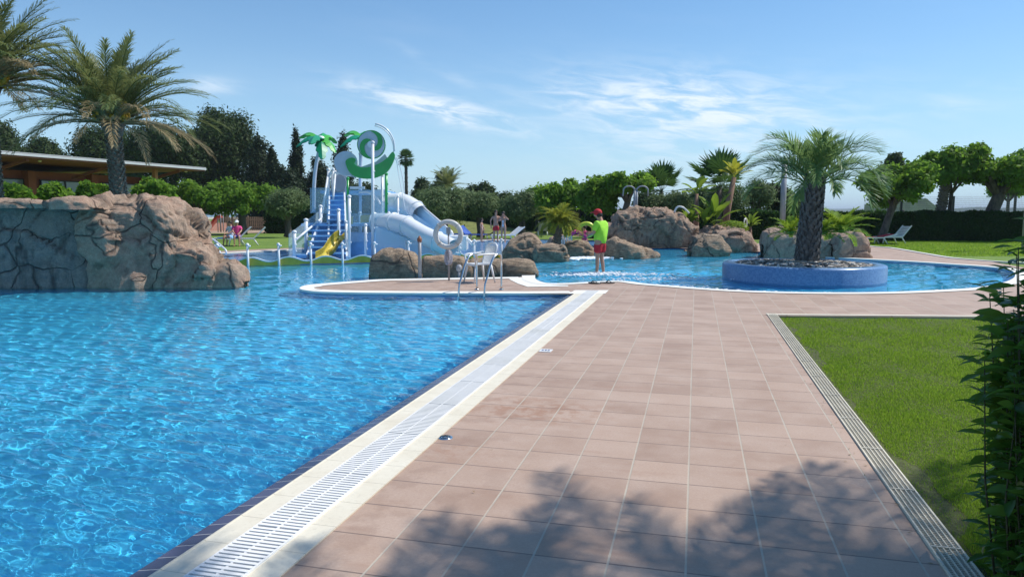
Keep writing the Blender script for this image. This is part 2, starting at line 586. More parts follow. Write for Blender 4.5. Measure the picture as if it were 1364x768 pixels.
def rock_material(name, pink, tan, grey, wash=0.3, cs=0.9, streak=False):
    m, nt, out = newmat(name)
    pos = nt.n("ShaderNodeNewGeometry", out=None).outputs["Position"]
    crack = nt.n("ShaderNodeAttribute", out=None, props=dict(attribute_name="crack")).outputs["Fac"]
    n1 = nt.noise(pos, 1.3, 6, 0.62, dist=0.7)
    n2 = nt.noise(pos, 9, 8, 0.72)
    n3 = nt.noise(pos, 45, 6, 0.7)
    c = nt.mix(nt.ramp(n1, [(0.36, 0.0), (0.5, 0.6), (0.66, 1.0)]), grey, pink)
    c = nt.mix(nt.ramp(n2, [(0.42, 0.0), (0.66, 0.9)]), c, tan)
    c = nt.mix(nt.ramp(n3, [(0.28, 0.75), (0.5, 0.0)]), c, tuple(x * 0.35 for x in grey))
    c = nt.mix(nt.ramp(nt.noise(nt.n("ShaderNodeMapping", Vector=pos, Scale=(2, 2, 0.5)), 2.2, 5, 0.65), [(0.52, 0.0), (0.7, wash)]), c, tuple(x * 0.4 for x in grey))
    wv = nt.n("ShaderNodeTexNoise", out=1, Vector=pos, Scale=0.9, Detail=3.0)
    wp = nt.n("ShaderNodeVectorMath", props=dict(operation="ADD"), i0=nt.n("ShaderNodeMapping", Vector=pos, Scale=(1.0, 1.0, 1.25)), i1=nt.n("ShaderNodeVectorMath", props=dict(operation="SCALE"), i0=wv, Scale=0.9))
    vo = nt.n("ShaderNodeTexVoronoi", props=dict(feature="DISTANCE_TO_EDGE"), Vector=wp, Scale=cs)
    wid = nt.m("MULTIPLY", nt.ramp(nt.noise(pos, 1.1, 2), [(0.45, 0.0), (0.62, 1.0)]), 0.022)
    ck = nt.m("SUBTRACT", 1.0, nt.m("DIVIDE", vo, nt.m("ADD", wid, 0.004)), clamp=True)
    c = nt.mix(nt.m("MULTIPLY", crack, 0.45), c, (0.06, 0.048, 0.04))
    c = nt.mix(nt.m("MULTIPLY", ck, 0.8), c, (0.04, 0.032, 0.026))
    h = nt.m("ADD", nt.m("MULTIPLY", n2, 1.0), nt.m("MULTIPLY", n3, 0.35))
    if streak:
        st = nt.noise(nt.n("ShaderNodeMapping", Vector=pos, Scale=(1.2, 1.2, 7.0), Rotation=(0.5, 0.7, 0.0)), 3.5, 6, 0.7)
        c = nt.mix(nt.ramp(st, [(0.35, 0.7), (0.52, 0.0)]), c, tuple(x * 0.5 for x in grey))
        h = nt.m("ADD", h, nt.m("MULTIPLY", st, 1.2))
    h = nt.m("SUBTRACT", h, nt.m("MULTIPLY", ck, 0.8))
    h = nt.m("ADD", h, nt.m("MULTIPLY", nt.noise(pos, 110, 4, 0.7), 0.25))
    principled(nt, out, Base_Color=c, Roughness=0.88, Normal=nt.bump(h, 1.0, 0.07))
    return m


def lawn_material():
    m, nt, out = newmat("lawn_grass")
    pos = nt.n("ShaderNodeNewGeometry", out=None).outputs["Position"]
    a = nt.noise(pos, 0.5, 4, 0.6)
    b = nt.noise(pos, 14, 5, 0.7)
    c = nt.mix(nt.ramp(a, [(0.35, 0.0), (0.65, 1.0)]), (0.13, 0.22, 0.02), (0.21, 0.31, 0.035))
    c = nt.mix(nt.ramp(b, [(0.35, 0.7), (0.6, 0.0)]), c, (0.055, 0.12, 0.012))
    c = nt.mix(nt.ramp(nt.noise(pos, 2.0, 4), [(0.6, 0.0), (0.75, 0.5)]), c, (0.17, 0.19, 0.05))
    principled(nt, out, Base_Color=c, Roughness=0.9, Normal=nt.bump(b, 0.8, 0.04))
    return m


def soil_lawn_material():
    m, nt, out = newmat("soil_and_thatch")
    pos = nt.n("ShaderNodeNewGeometry", out=None).outputs["Position"]
    b = nt.noise(pos, 20, 5, 0.7)
    c = nt.mix(nt.ramp(b, [(0.35, 0.0), (0.65, 1.0)]), (0.05, 0.055, 0.018), (0.10, 0.12, 0.03))
    principled(nt, out, Base_Color=c, Roughness=0.95, Normal=nt.bump(b, 0.8, 0.02))
    return m


def panel_material(name, col, alpha):
    m, nt, out = newmat(name)
    tr = nt.n("ShaderNodeBsdfTransparent", Color=tuple(0.5 + 0.5 * x for x in col))
    p = nt.t.nodes.new("ShaderNodeBsdfPrincipled")
    nt.put(p.inputs["Base Color"], col)
    p.inputs["Roughness"].default_value = 0.12
    mx = nt.n("ShaderNodeMixShader", Fac=alpha, i1=tr, i2=p.outputs[0])
    nt.put(out.inputs[0], mx)
    return m


def bark_material(name, a, b, scale=8.0, vs=0.25, bumpd=0.03):
    m, nt, out = newmat(name)
    pos = nt.n("ShaderNodeNewGeometry", out=None).outputs["Position"]
    mp = nt.n("ShaderNodeMapping", Vector=pos, Scale=(1, 1, vs))
    f = nt.noise(mp, scale, 6, 0.7)
    c = nt.mix(nt.ramp(f, [(0.35, 0.0), (0.65, 1.0)]), a, b)
    principled(nt, out, Base_Color=c, Roughness=0.9, Normal=nt.bump(f, 0.8, bumpd))
    return m


M_DECK = deck_material()
M_CREAM = cream_material("cream_coping", (0.66, 0.60, 0.47), (0.74, 0.69, 0.56), 0.30, 1)
M_RIM = cream_material("white_rim", (0.74, 0.72, 0.65), (0.82, 0.80, 0.74), 0.0)
M_WHITE = simple("white_plastic", (0.80, 0.80, 0.79), 0.35, 0.03, 3, dirt=(0.66, 0.65, 0.6))
M_GRATE = simple("white_grate", (0.80, 0.79, 0.76), 0.8, 0.03, 3, spec=0.15, dirt=(0.60, 0.60, 0.55))
M_STEEL = simple("stainless_steel", (0.62, 0.63, 0.64), 0.22, 0.05, 5, metal=1.0)
M_NAVY = mosaic("navy_tiles", (0.035, 0.05, 0.13), (0.06, 0.08, 0.19), 0.12)
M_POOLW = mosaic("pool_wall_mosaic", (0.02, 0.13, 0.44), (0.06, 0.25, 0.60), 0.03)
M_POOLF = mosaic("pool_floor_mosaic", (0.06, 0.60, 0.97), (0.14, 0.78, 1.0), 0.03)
M_PLANTER = mosaic("planter_mosaic", (0.09, 0.20, 0.40), (0.20, 0.34, 0.54), 0.03, big=0.25)
M_ROCK = rock_material("sculpted_rock", (0.52, 0.32, 0.22), (0.64, 0.47, 0.33), (0.37, 0.28, 0.21), 0.4, 0.6)
M_ROCK2 = rock_material("sculpted_rock_red", (0.44, 0.265, 0.175), (0.56, 0.42, 0.29), (0.31, 0.225, 0.17), 0.6, 1.25)
M_ROCK3 = rock_material("sculpted_rock_pale", (0.48, 0.32, 0.20), (0.64, 0.48, 0.32), (0.34, 0.26, 0.185), 0.35, 0.6, streak=True)
M_LAWN = lawn_material()
M_SOIL = soil_lawn_material()
M_PANEL = panel_material("clear_blue_panel", (0.66, 0.82, 0.90), 0.22)
M_PANEL2 = panel_material("blue_panel", (0.62, 0.82, 0.94), 0.72)
M_PANEL3 = panel_material("frosted_panel", (0.74, 0.85, 0.90), 0.5)
M_PWHITE = simple("gloss_white_paint", (0.80, 0.82, 0.84), 0.25, 0.03, 2)
M_PGREEN = simple("green_panel", (0.03, 0.40, 0.09), 0.3, 0.08, 2)
M_PGREEN2 = simple("light_green_panel", (0.10, 0.50, 0.08), 0.3, 0.08, 2)
M_TEAL = simple("dark_green_panel", (0.01, 0.27, 0.14), 0.35, 0.08, 2)
M_PBLUE = simple("blue_rubber", (0.27, 0.54, 0.85), 0.4, 0.08, 4)
M_PGREY = simple("grey_disc", (0.36, 0.37, 0.42), 0.4, 0.06, 4)
M_SPIRAL = simple("pale_grey_panel", (0.60, 0.64, 0.72), 0.35, 0.04, 3)
M_YELLOW = simple("yellow_plastic", (0.66, 0.50, 0.06), 0.35, 0.1, 4)
M_TRUNK = bark_material("grey_brown_bark", (0.10, 0.075, 0.055), (0.26, 0.21, 0.165))
M_TRUNKD = bark_material("dark_bark", (0.05, 0.042, 0.036), (0.14, 0.115, 0.095))
M_BOOT = bark_material("palm_boots", (0.06, 0.057, 0.055), (0.20, 0.19, 0.18), 14, 0.4)
M_BOOTL = bark_material("date_palm_bark", (0.09, 0.072, 0.055), (0.26, 0.215, 0.165), 14, 1.5)
L_MULB = leafmat("broad_leaf", (0.055, 0.14, 0.012), (0.19, 0.32, 0.035), 0.55)
L_OLIVE = leafmat("olive_leaf", (0.075, 0.125, 0.045), (0.19, 0.25, 0.105), 0.3)
L_PINE = leafmat("pine_needle", (0.018, 0.042, 0.012), (0.06, 0.095, 0.022), 0.25)
L_CYP = leafmat("cypress_leaf", (0.012, 0.028, 0.012), (0.035, 0.058, 0.02), 0.15)
L_HEDGE = leafmat("hedge_leaf", (0.012, 0.038, 0.010), (0.04, 0.095, 0.018), 0.3)
L_DATE = leafmat("date_leaflet", (0.09, 0.13, 0.04), (0.24, 0.26, 0.09), 0.35, 0.42, 0.6)
L_DRY = leafmat("aging_leaflet", (0.24, 0.17, 0.08), (0.38, 0.30, 0.17), 0.3)
L_BUTIA = leafmat("jelly_palm_leaflet", (0.09, 0.18, 0.05), (0.22, 0.32, 0.11), 0.35, 0.42, 0.6)
L_FAN = leafmat("fan_leaf", (0.03, 0.085, 0.022), (0.085, 0.16, 0.035), 0.25, 0.4)
L_YEL = leafmat("golden_leaflet", (0.16, 0.21, 0.03), (0.36, 0.36, 0.05), 0.4)
L_BAN = leafmat("banana_leaf", (0.08, 0.16, 0.015), (0.20, 0.29, 0.03), 0.4)
L_GOLD = leafmat("yellowing_leaf", (0.15, 0.22, 0.02), (0.40, 0.38, 0.04), 0.4)
L_CYC = leafmat("cycad_leaf", (0.10, 0.20, 0.015), (0.30, 0.40, 0.04), 0.35)
L_SHRUB = leafmat("glossy_dark_leaf", (0.03, 0.09, 0.014), (0.11, 0.24, 0.035), 0.5, 0.3, 0.6)
L_GRASS = leafmat("grass_blade", (0.11, 0.23, 0.015), (0.27, 0.40, 0.035), 0.5, 0.6, 0.2, dry=(0.30, 0.30, 0.10))
M_TERRA = simple("terracotta_render", (0.30, 0.085, 0.04), 0.8, 0.08, 2)
M_SOFFIT = simple("wooden_soffit", (0.30, 0.10, 0.05), 0.7, 0.15, 3)
M_ROOFW = simple("white_roof_edge", (0.55, 0.56, 0.56), 0.5, 0.03, 2)
M_GLASS = simple("window_glass", (0.26, 0.30, 0.35), 0.15, 0.1, 1, spec=0.8)
M_DARK = simple("dark_metal", (0.03, 0.03, 0.035), 0.5, 0.1, 4)
M_GREYM = simple("grey_painted_metal", (0.33, 0.34, 0.36), 0.45, 0.08, 4)
M_BLUEC = simple("blue_fabric", (0.06, 0.16, 0.60), 0.8, 0.1, 8)
M_RED = simple("red_fabric", (0.60, 0.02, 0.03), 0.75, 0.1, 10, bump=1.0)
M_NEON = simple("neon_yellow_fabric", (0.42, 0.86, 0.05), 0.7, 0.05, 8, bump=1.0)
M_SKIN = simple("skin", (0.50, 0.27, 0.18), 0.55, 0.06, 10)
M_HAIR = simple("dark_hair", (0.03, 0.018, 0.012), 0.6, 0.2, 30)
M_PINK = simple("pink_fabric", (0.75, 0.06, 0.25), 0.7, 0.1, 10)
M_WOOD = simple("fence_wood", (0.36, 0.25, 0.15), 0.8, 0.2, 8)
M_RING = simple("life_ring_plastic", (0.66, 0.64, 0.60), 0.5, 0.05, 5, dirt=(0.50, 0.46, 0.40))
M_FOAM = simple("white_foam", (0.85, 0.88, 0.90), 0.5, 0.03, 10)

# ------------------------------------------------------------------ pool outlines
wl = [(759, 391)]
px_outline_a = [(700, 390.8), (600, 390.6), (500, 390), (440, 389), (412, 387.5), (399, 384.5), (408, 380), (440, 377), (480, 374), (515, 372), (600, 370.5), (690, 369)]
px_outline_b = [(713, 366), (713, 371), (719, 374.9), (731, 377.4), (757, 377.2), (788, 375.5), (815, 374.2), (838, 375.0), (860, 378), (895, 380.8), (934, 383.9), (985, 387.0),
                (1045, 389.0), (1110, 389.8), (1174, 389.3), (1240, 387), (1303, 383), (1338, 376), (1352, 368), (1344, 359), (1310, 355), (1266, 352), (1222, 349), (1178, 346.6), (1130, 344), (1080, 341), (1040, 338), (1012, 335)]
px_outline_c = [(980, 331), (900, 330), (800, 330), (760, 332), (735, 336), (700, 338), (672, 340.5), (620, 343), (560, 346), (480, 348.5), (380, 350.5), (290, 352), (200, 353.5), (80, 356), (-80, 360), (-260, 366)]


def px2w(l):
    return [G(*p) for p in l]


oa = catmull(px2w(px_outline_a), 4)
ob = catmull(px2w(px_outline_b), 5)
oc = catmull(px2w(px_outline_c), 3)
XE = -2.375
corner = Vector((XE, G(759, 391).y + 0.1, 0))
outline = [Vector((XE, -4.0, 0)), corner] + oa + ob + oc + [Vector((-24, 6, 0)), Vector((-24, -4, 0))]
hole = [(p.x, p.y) for p in outline]

# ground: one sheet that reaches the horizon, with the pool cut out
mb = MB()
big = [(-900, -60), (900, -60), (900, 160), (-900, 160)]
mb.sheet(big, -0.035, [hole])
struct(mb.build("ground", M_LAWN))
# paved deck
far_edge = [(1030, 316), (1100, 322), (1161, 328.5), (1185, 330.5), (1229, 338), (1266, 344), (1322, 348.5), (1364, 350.5), (1440, 352), (1600, 353)]
fe = catmull(px2w(far_edge), 4)
DR0, DR1 = 1.12, 1.27        # drain channel, left and right edge
LWY0 = G(1040, 421).y
lawn_edge = [G(1040, 420.5), G(1330, 422.5), G(1500, 424)]
deck = [(DR1, -4), (DR1, lawn_edge[0].y), (lawn_edge[1].x, lawn_edge[1].y), (lawn_edge[2].x + 3, lawn_edge[2].y + .5), (lawn_edge[2].x + 3, fe[-1].y)]
deck += [(p.x, p.y) for p in reversed(fe)]
back = px2w([(1020, 322), (1000, 326), (960, 322), (860, 322), (760, 322), (740, 326), (700, 330), (690, 336)])
deck += [(p.x, p.y) for p in back]
# close along the pool outline from the rocks back to the near side
i_end = max(i for i, p in enumerate(outline) if p in ob)
ring = [(p.x, p.y) for p in outline[1:i_end + 1]]
ccw = [(DR1, -4), (-1.80, -4), (-1.80, corner.y + 0.01)] + ring[1:] + [(oc[3].x, oc[3].y), (oc[9].x, oc[9].y), (oc[12].x, oc[12].y)] + [(p.x, p.y) for p in reversed(back)][1:]
ccw += [(p.x, p.y) for p in fe] + [(lawn_edge[2].x + 3, fe[-1].y), (lawn_edge[2].x + 3, lawn_edge[2].y + .5), (lawn_edge[1].x, lawn_edge[1].y), (DR1, lawn_edge[0].y)]
mb = MB()
mb.sheet(ccw, 0.0)
struct(mb.build("deck", M_DECK))

# pool walls and floor
mb = MB()
V, F = [], []
n = len(outline)
for p in outline:
    V += [(p.x, p.y, -0.035), (p.x, p.y, -2.3)]
for i in range(n):
    j = (i + 1) % n
    F.append((2 * i, 2 * j, 2 * j + 1, 2 * i + 1))
mb.add(V, F)
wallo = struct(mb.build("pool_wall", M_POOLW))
wallo.data.flip_normals()


def sstep(x, a, b):
    t = np.clip((x - a) / (b - a), 0, 1)
    return t * t * (3 - 2 * t)


LG = G(798, 362)


def floor_z(X, Y):
    z = -1.35 + 0 * X
    dd = -X * sr + Y * cr            # distance along the view
    rr_ = X * cr + Y * sr
    z = z + 0.75 * sstep(dd, 14.8, 17.5)
    z = z + 0.15 * sstep(dd, 22, 26)
    r = np.hypot(X - LG.x, Y - LG.y)
    z = np.maximum(z, -0.09 - 0.5 * sstep(r, 1.1, 3.6) - 0.06)
    return z


x_, y_ = np.linspace(-26, 12, 191), np.linspace(-5, 40, 226)
X, Y = np.meshgrid(x_, y_)
Z = floor_z(X, Y)
nn, mm = len(x_), len(y_)
idx = np.arange((nn - 1) * (mm - 1))
a_ = (idx // (nn - 1)) * nn + idx % (nn - 1)
mb = MB()
mb.add(np.stack([X.ravel(), Y.ravel(), Z.ravel()], 1), np.stack([a_, a_ + 1, a_ + nn + 1, a_ + nn], 1), True)
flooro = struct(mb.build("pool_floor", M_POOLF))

# water surface: a rippled sheet, finely divided where it is near
g = np.random.default_rng(11)
th = np.linspace(YAW + R(52), YAW - R(50), 620)
rad = np.exp(np.linspace(math.log(1.2), math.log(52), 1000))
TH, RA = np.meshgrid(th, rad)
X, Y = -np.sin(TH) * RA, np.cos(TH) * RA
dd = -X * sr + Y * cr
Z = np.zeros_like(X)
rough_zone = 1.0 + 1.3 * sstep(dd, 15.5, 18.0) * sstep(X, -9, -5)
calm = 0.85 + 0.15 * np.sin(X * 0.9 + 1.3) * np.sin(Y * 0.7)
for k in range(120):
    L = math.exp(g.uniform(math.log(0.035), math.log(0.38)))
    ang = g.normal(R(74), 0.42)
    A = 0.0034 * L ** 0.97
    fade = 1 - sstep(RA, L / 0.016, L / 0.008)
    ph = g.uniform(0, 6.28)
    Z += A * fade * np.sin((X * math.cos(ang) + Y * math.sin(ang)) * 2 * math.pi / L + ph + 0.5 * np.sin(X * 1.7 / L ** .3 + ph) + .5 * np.sin(Y * 1.3 / L ** .3 + 2 * ph))
Z = Z * rough_zone * calm - 0.045
Z = np.minimum(Z, -0.012)
nn, mm = X.shape[1], X.shape[0]
idx = np.arange((nn - 1) * (mm - 1))
a_ = (idx // (nn - 1)) * nn + idx % (nn - 1)
# keep the sheet only inside the pool (and a little under the copings)
gx, gy = np.arange(-25, 11, 0.1), np.arange(-5, 35, 0.1)
GX, GY = np.meshgrid(gx, gy)
ins = np.zeros(GX.shape, bool)
hp_ = hole
for i in range(len(hp_)):
    (xa, ya), (xb, yb) = hp_[i], hp_[(i + 1) % len(hp_)]
    if ya != yb:
        ins ^= ((ya > GY) != (yb > GY)) & (GX < (xb - xa) * (GY - ya) / (yb - ya) + xa)
for _ in range(3):
    d_ = ins.copy()
    d_[1:] |= ins[:-1]; d_[:-1] |= ins[1:]; d_[:, 1:] |= ins[:, :-1]; d_[:, :-1] |= ins[:, 1:]
    ins = d_
Xf, Yf = X.ravel(), Y.ravel()
ci = np.round((Xf + 25) / 0.1).astype(int)
cj = np.round((Yf + 5) / 0.1).astype(int)
okv = (ci >= 0) & (ci < len(gx)) & (cj >= 0) & (cj < len(gy))
inn_ = np.zeros(len(Xf), bool)
inn_[okv] = ins[cj[okv], ci[okv]]
quads = np.stack([a_, a_ + 1, a_ + nn + 1, a_ + nn], 1)[:, ::-1]
quads = quads[inn_[quads].all(axis=1)]
used_ = np.unique(quads)
rem = np.zeros(len(Xf), int)
rem[used_] = np.arange(len(used_))
mb = MB()
mb.add(np.stack([Xf, Yf, Z.ravel()], 1)[used_], rem[quads], True)
m, nt, out = newmat("pool_water")
gl = nt.n("ShaderNodeBsdfGlass", Color=(0.86, 0.96, 1.0), Roughness=0.0, IOR=1.33)
thru = nt.n("ShaderNodeBsdfTransparent", Color=(0.80, 0.95, 1.0))
nt.put(out.inputs[0], nt.n("ShaderNodeMixShader", Fac=0.12, i1=gl, i2=thru))
water = struct(mb.build("water", m))
if sum(p.normal.z for p in water.data.polygons[:50]) < 0:
    water.data.flip_normals()
water.cycles.is_caustics_caster = True
for o in (wallo, flooro):
    o.cycles.is_caustics_receiver = True

# ------------------------------------------------------------------ copings, channels
def ribbon(name, pts, w, z, mat, side=1, h=0.0):
    P = [Vector((p[0], p[1], 0)) for p in pts]
    ws = w if hasattr(w, "__len__") else [w] * len(P)
    V, F = [], []
    for i, p in enumerate(P):
        t = (P[min(i + 1, len(P) - 1)] - P[max(i - 1, 0)]).normalized()
        nn_ = Vector((t.y, -t.x, 0)) * side
        V += [(p.x, p.y, z - 0.05), (p.x, p.y, z), (p.x + nn_.x * ws[i], p.y + nn_.y * ws[i], z)]
    for i in range(len(P) - 1):
        F += [(3 * i, 3 * i + 1, 3 * i + 4, 3 * i + 3), (3 * i + 1, 3 * i + 2, 3 * i + 5, 3 * i + 4)]
    mb = MB()
    mb.add(V, F)
    return mb.build(name, mat)


YF = corner.y
# straight edge on the near pool: sloping navy tiles, cream lip, grate, cream border
mb = MB()
mb.add([(XE - 0.06, -4, -0.3), (XE - 0.06, YF, -0.3), (XE - 0.06, -4, -0.028), (XE + 0.08, -4, -0.002), (XE + 0.08, YF, -0.002), (XE - 0.06, YF, -0.028)], [(0, 2, 5, 1), (2, 3, 4, 5)])
m, nt, out = newmat("navy_edge_tiles")
pos = nt.n("ShaderNodeNewGeometry", out=None).outputs["Position"]
sy = nt.n("ShaderNodeSeparateXYZ", out=None, Vector=pos).outputs[1]
f = nt.m("DIVIDE", nt.m("ADD", sy, 10.0), 0.125)
ff = nt.m("FRACT", f)
wnn = nt.n("ShaderNodeTexWhiteNoise", props=dict(noise_dimensions="1D"), W=nt.m("FLOOR", f))
c = nt.mix(wnn, (0.05, 0.06, 0.12), (0.085, 0.09, 0.17))
c = nt.mix(nt.m("SUBTRACT", 1.0, nt.smooth(ff, 0.03, 0.06)), c, (0.45, 0.45, 0.45))
principled(nt, out, Base_Color=c, Roughness=0.25)
o = struct(mb.build("pool_edge_tiles", m))
mb = MB()
X0, X1, X2, X3, X4 = XE + 0.075, -2.14, -1.88, -1.74, -1.74
yend = G(790, 388.3).y
mb.box(((X0 + X1) / 2, (YF - 4) / 2 + 0.0, -0.02), (X1 - X0, YF + 4, 0.056))
mb.tube([(X0 + 0.010, -4, 0.003), (X0 + 0.010, YF, 0.003)], 0.010, 6)
mb.box(((X2 + X3) / 2, (14.75 - 4) / 2, -0.02), (X3 - X2, 18.75, 0.056))
struct(mb.build("pool_coping", M_CREAM))
mb = MB()
mb.sheet([(X1 - 0.01, -4), (X2 + 0.01, -4), (X2 + 0.01, 14.7), (X1 - 0.01, 14.7)], 0.003)
struct(mb.build("channel_floor", simple("channel_grey", (0.50, 0.50, 0.49), 0.6, 0.1, 4)))
gt = thing("overflow_grate", ((X1 + X2) / 2, 5, 0), "long white slatted overflow grate between the cream strips of the big pool edge", "drain grate")
mb = MB()
y = -1.0
while y < 14.68:
    sec = int((y + 1.0) / 0.816)
    jx, jz = 0.002 * math.sin(sec * 12.7), 0.0012 * math.sin(sec * 7.1)
    mb.box(((X1 + X2) / 2 + jx, y, 0.014 + jz), (X2 - X1 - 0.014, 0.0205, 0.010), 0.006 * math.sin(sec * 3.3))
    y += 0.034
    if int((y + 1.0) / 0.816) != sec:
        y += 0.008
mb.build("slats", M_GRATE, gt)
mb = MB()
for xx in ((X1 + X2) / 2, X1 + 0.006, X2 - 0.006):
    mb.box((xx, 6.85, 0.011), (0.012, 15.7, 0.012))
mb.build("grate_frame", M_GRATE, gt)
# far side band of the near pool, and the rim of the lagoon and the round pool
farl = [(p.x, p.y) for p in [corner] + oa[:17]]
o = ribbon("pool_rim", farl, 0.36, 0.006, M_RIM, 1)
struct(o)
o = ribbon("pool_rim", [(p.x, p.y) for p in oa[16:]], [0.30] * 6 + [0.42] * (len(oa) - 22), 0.010, M_RIM, 1)
struct(o)
cwid = [0.34] * 3 + [0.32] * 6 + [0.30] * (len(ob) - 9)
o = ribbon("pool_rim", [(p.x, p.y) for p in ob], cwid, 0.012, M_RIM, 1)
struct(o)
# wide white fan of rim beside the peninsula rocks
mb = MB()
fan = px2w([(676, 369.5), (712, 369.5), (714, 372), (722, 377), (735, 379.5), (757, 380), (757, 381.5), (722, 382.0), (703, 382.2), (690, 378), (680, 373)])
mb.sheet([(p.x, p.y) for p in fan], 0.008)
struct(mb.build("pool_rim", M_RIM))
# white corner where the channel meets the far band
mb = MB()
cf_ = px2w([(757, 391.5), (766, 386.8), (811, 386.8), (806, 391.5)])
mb.sheet([(p.x, p.y) for p in cf_], 0.0095)
struct(mb.build("pool_rim", M_RIM))
# kerbs of the lawns
struct(ribbon("kerb", [(p.x, p.y) for p in fe], 0.16, 0.03, M_RIM, -1))
le = [(DR0, lawn_edge[0].y + 0.02), (lawn_edge[1].x, lawn_edge[1].y + 0.02), (lawn_edge[2].x + 3, lawn_edge[2].y + 0.5)]
struct(ribbon("kerb", le, 0.10, 0.012, M_CREAM, -1))

# slot drain between deck and lawn
dr = thing("slot_drain", ((DR0 + DR1) / 2, 5, 0), "long cream slotted drain channel running between the tiles and the near lawn", "drain")
mb = MB()
w = DR1 - DR0
mb.box(((DR0 + DR1) / 2, 4.0, -0.022), (w, 16.1, 0.05))
mb.build("channel", simple("drain_cream", (0.50, 0.46, 0.36), 0.7, 0.1, 5, dirt=(0.35, 0.31, 0.22)), dr)
mb = MB()
for k in range(6):
    xx = DR0 + 0.008 + k * (w - 0.016) / 5
    mb.box((xx, 4.0, 0.008), (0.009 if k in (0, 5) else 0.005, 16.1, 0.012))
mb.build("long_bars", M_CREAM, dr)
mb = MB()
y = -1.0
while y < 12.0:
    mb.box(((DR0 + DR1) / 2, y, 0.005), (w - 0.02, 0.006, 0.006))
    y += 0.02
y = -0.8
while y < 12.0:
    mb.box(((DR0 + DR1) / 2, y, 0.009), (w - 0.02, 0.012, 0.014))
    y += 0.75
mb.build("cross_bars", simple("drain_bars", (0.58, 0.54, 0.44), 0.7, 0.1, 5), dr)

# depth marker tile, floor drain
pm = G(727, 467)
mk = thing("depth_marker", (pm.x, pm.y, 0), "small white depth marker tile set in the deck beside the pool coping", "marker tile")
mb = MB()
mb.box((pm.x, pm.y, 0.003), (0.14, 0.16, 0.008))
mb.build("tile", M_WHITE, mk)
mb = MB()
for dx in (-0.035, 0.0, 0.035):
    mb.box((pm.x + dx, pm.y, 0.009), (0.018, 0.05, 0.003))
    mb.box((pm.x + dx, pm.y - 0.012 + 0.02 * (dx == 0), 0.0092), (0.026, 0.01, 0.003))
mb.build("marking", simple("marker_ink", (0.12, 0.14, 0.25), 0.6), mk)
pm = G(593, 582.5)
fd = thing("floor_drain", (pm.x, pm.y, 0), "small round steel drain cap in the tiles by the cream coping", "drain")
mb = MB()
mb.lathe([(0.0, 0.006), (0.05, 0.006), (0.055, 0.004), (0.055, -0.01)], (pm.x, pm.y, 0), 20)
mb.build("cap", M_STEEL, fd)
mb = MB()
for r_ in (0.018, 0.036):
    mb.lathe([(r_ - 0.003, 0.0075), (r_ + 0.003, 0.0075), (r_ + 0.003, 0.006)], (pm.x, pm.y, 0), 20)
mb.build("slot_rings", M_DARK, fd)

# dry leaves and grit by the drain
g = np.random.default_rng(77)
nq = 70
Pq = np.stack([DR0 - 0.02 - np.abs(g.normal(size=nq)) * 0.05, g.uniform(2.5, 11, nq), np.full(nq, 0.006)], 1)
Pq[::6, 0] = g.uniform(-1.5, 1.0, len(Pq[::6]))
Tq = unit(np.stack([g.normal(size=nq), g.normal(size=nq), np.abs(g.normal(size=nq)) * 0.15], 1))
Nq = unit(np.cross(Tq, np.cross(np.array([[0, 0, 1.0]]), Tq)))
mb = MB()
leaf_quads(mb, Pq, Tq, Nq, g.uniform(0.012, 0.035, (nq, 1)), g.uniform(0.006, 0.014, (nq, 1)))
tag(mb.build("fallen_leaves", L_DRY), "dry leaf bits scattered along the slotted drain", "leaves", kind="stuff")

# splash zone behind the barrier (light blue wet rubber), white line and paved strip
bz = px2w([(690, 339), (620, 342), (560, 345), (480, 347.5), (380, 349.5), (290, 351), (200, 352.5), (120, 353.5), (150, 344), (230, 338.5), (300, 338.2), (370, 334.5), (440, 331.5), (520, 328), (620, 321.5), (700, 319.0), (790, 320), (800, 326), (760, 330), (735, 334)])
mb = MB()
mb.sheet([(p.x, p.y) for p in bz], 0.004)
m, nt, out = newmat("splash_floor")
pos = nt.n("ShaderNodeNewGeometry", out=None).outputs["Position"]
nz = nt.noise(pos, 1.2, 4)
c = nt.mix(nt.ramp(nz, [(0.35, 0.0), (0.65, 1.0)]), (0.12, 0.30, 0.62), (0.22, 0.44, 0.72))
principled(nt, out, Base_Color=c, Roughness=0.12, Normal=nt.bump(nt.noise(pos, 7, 3), 0.25, 0.02))
struct(mb.build("splash_floor", m))
le = px2w([(120, 345), (230, 339.5), (300, 338), (370, 334.3), (440, 331.5), (520, 328), (620, 321.8), (690, 319.5)])
struct(ribbon("kerb", [(p.x, p.y) for p in catmull(le, 3)], 0.45, 0.03, M_RIM, -1))
struct(ribbon("path", [(p.x, p.y) for p in catmull(le, 3)], 1.9, 0.012, M_DECK, -1))

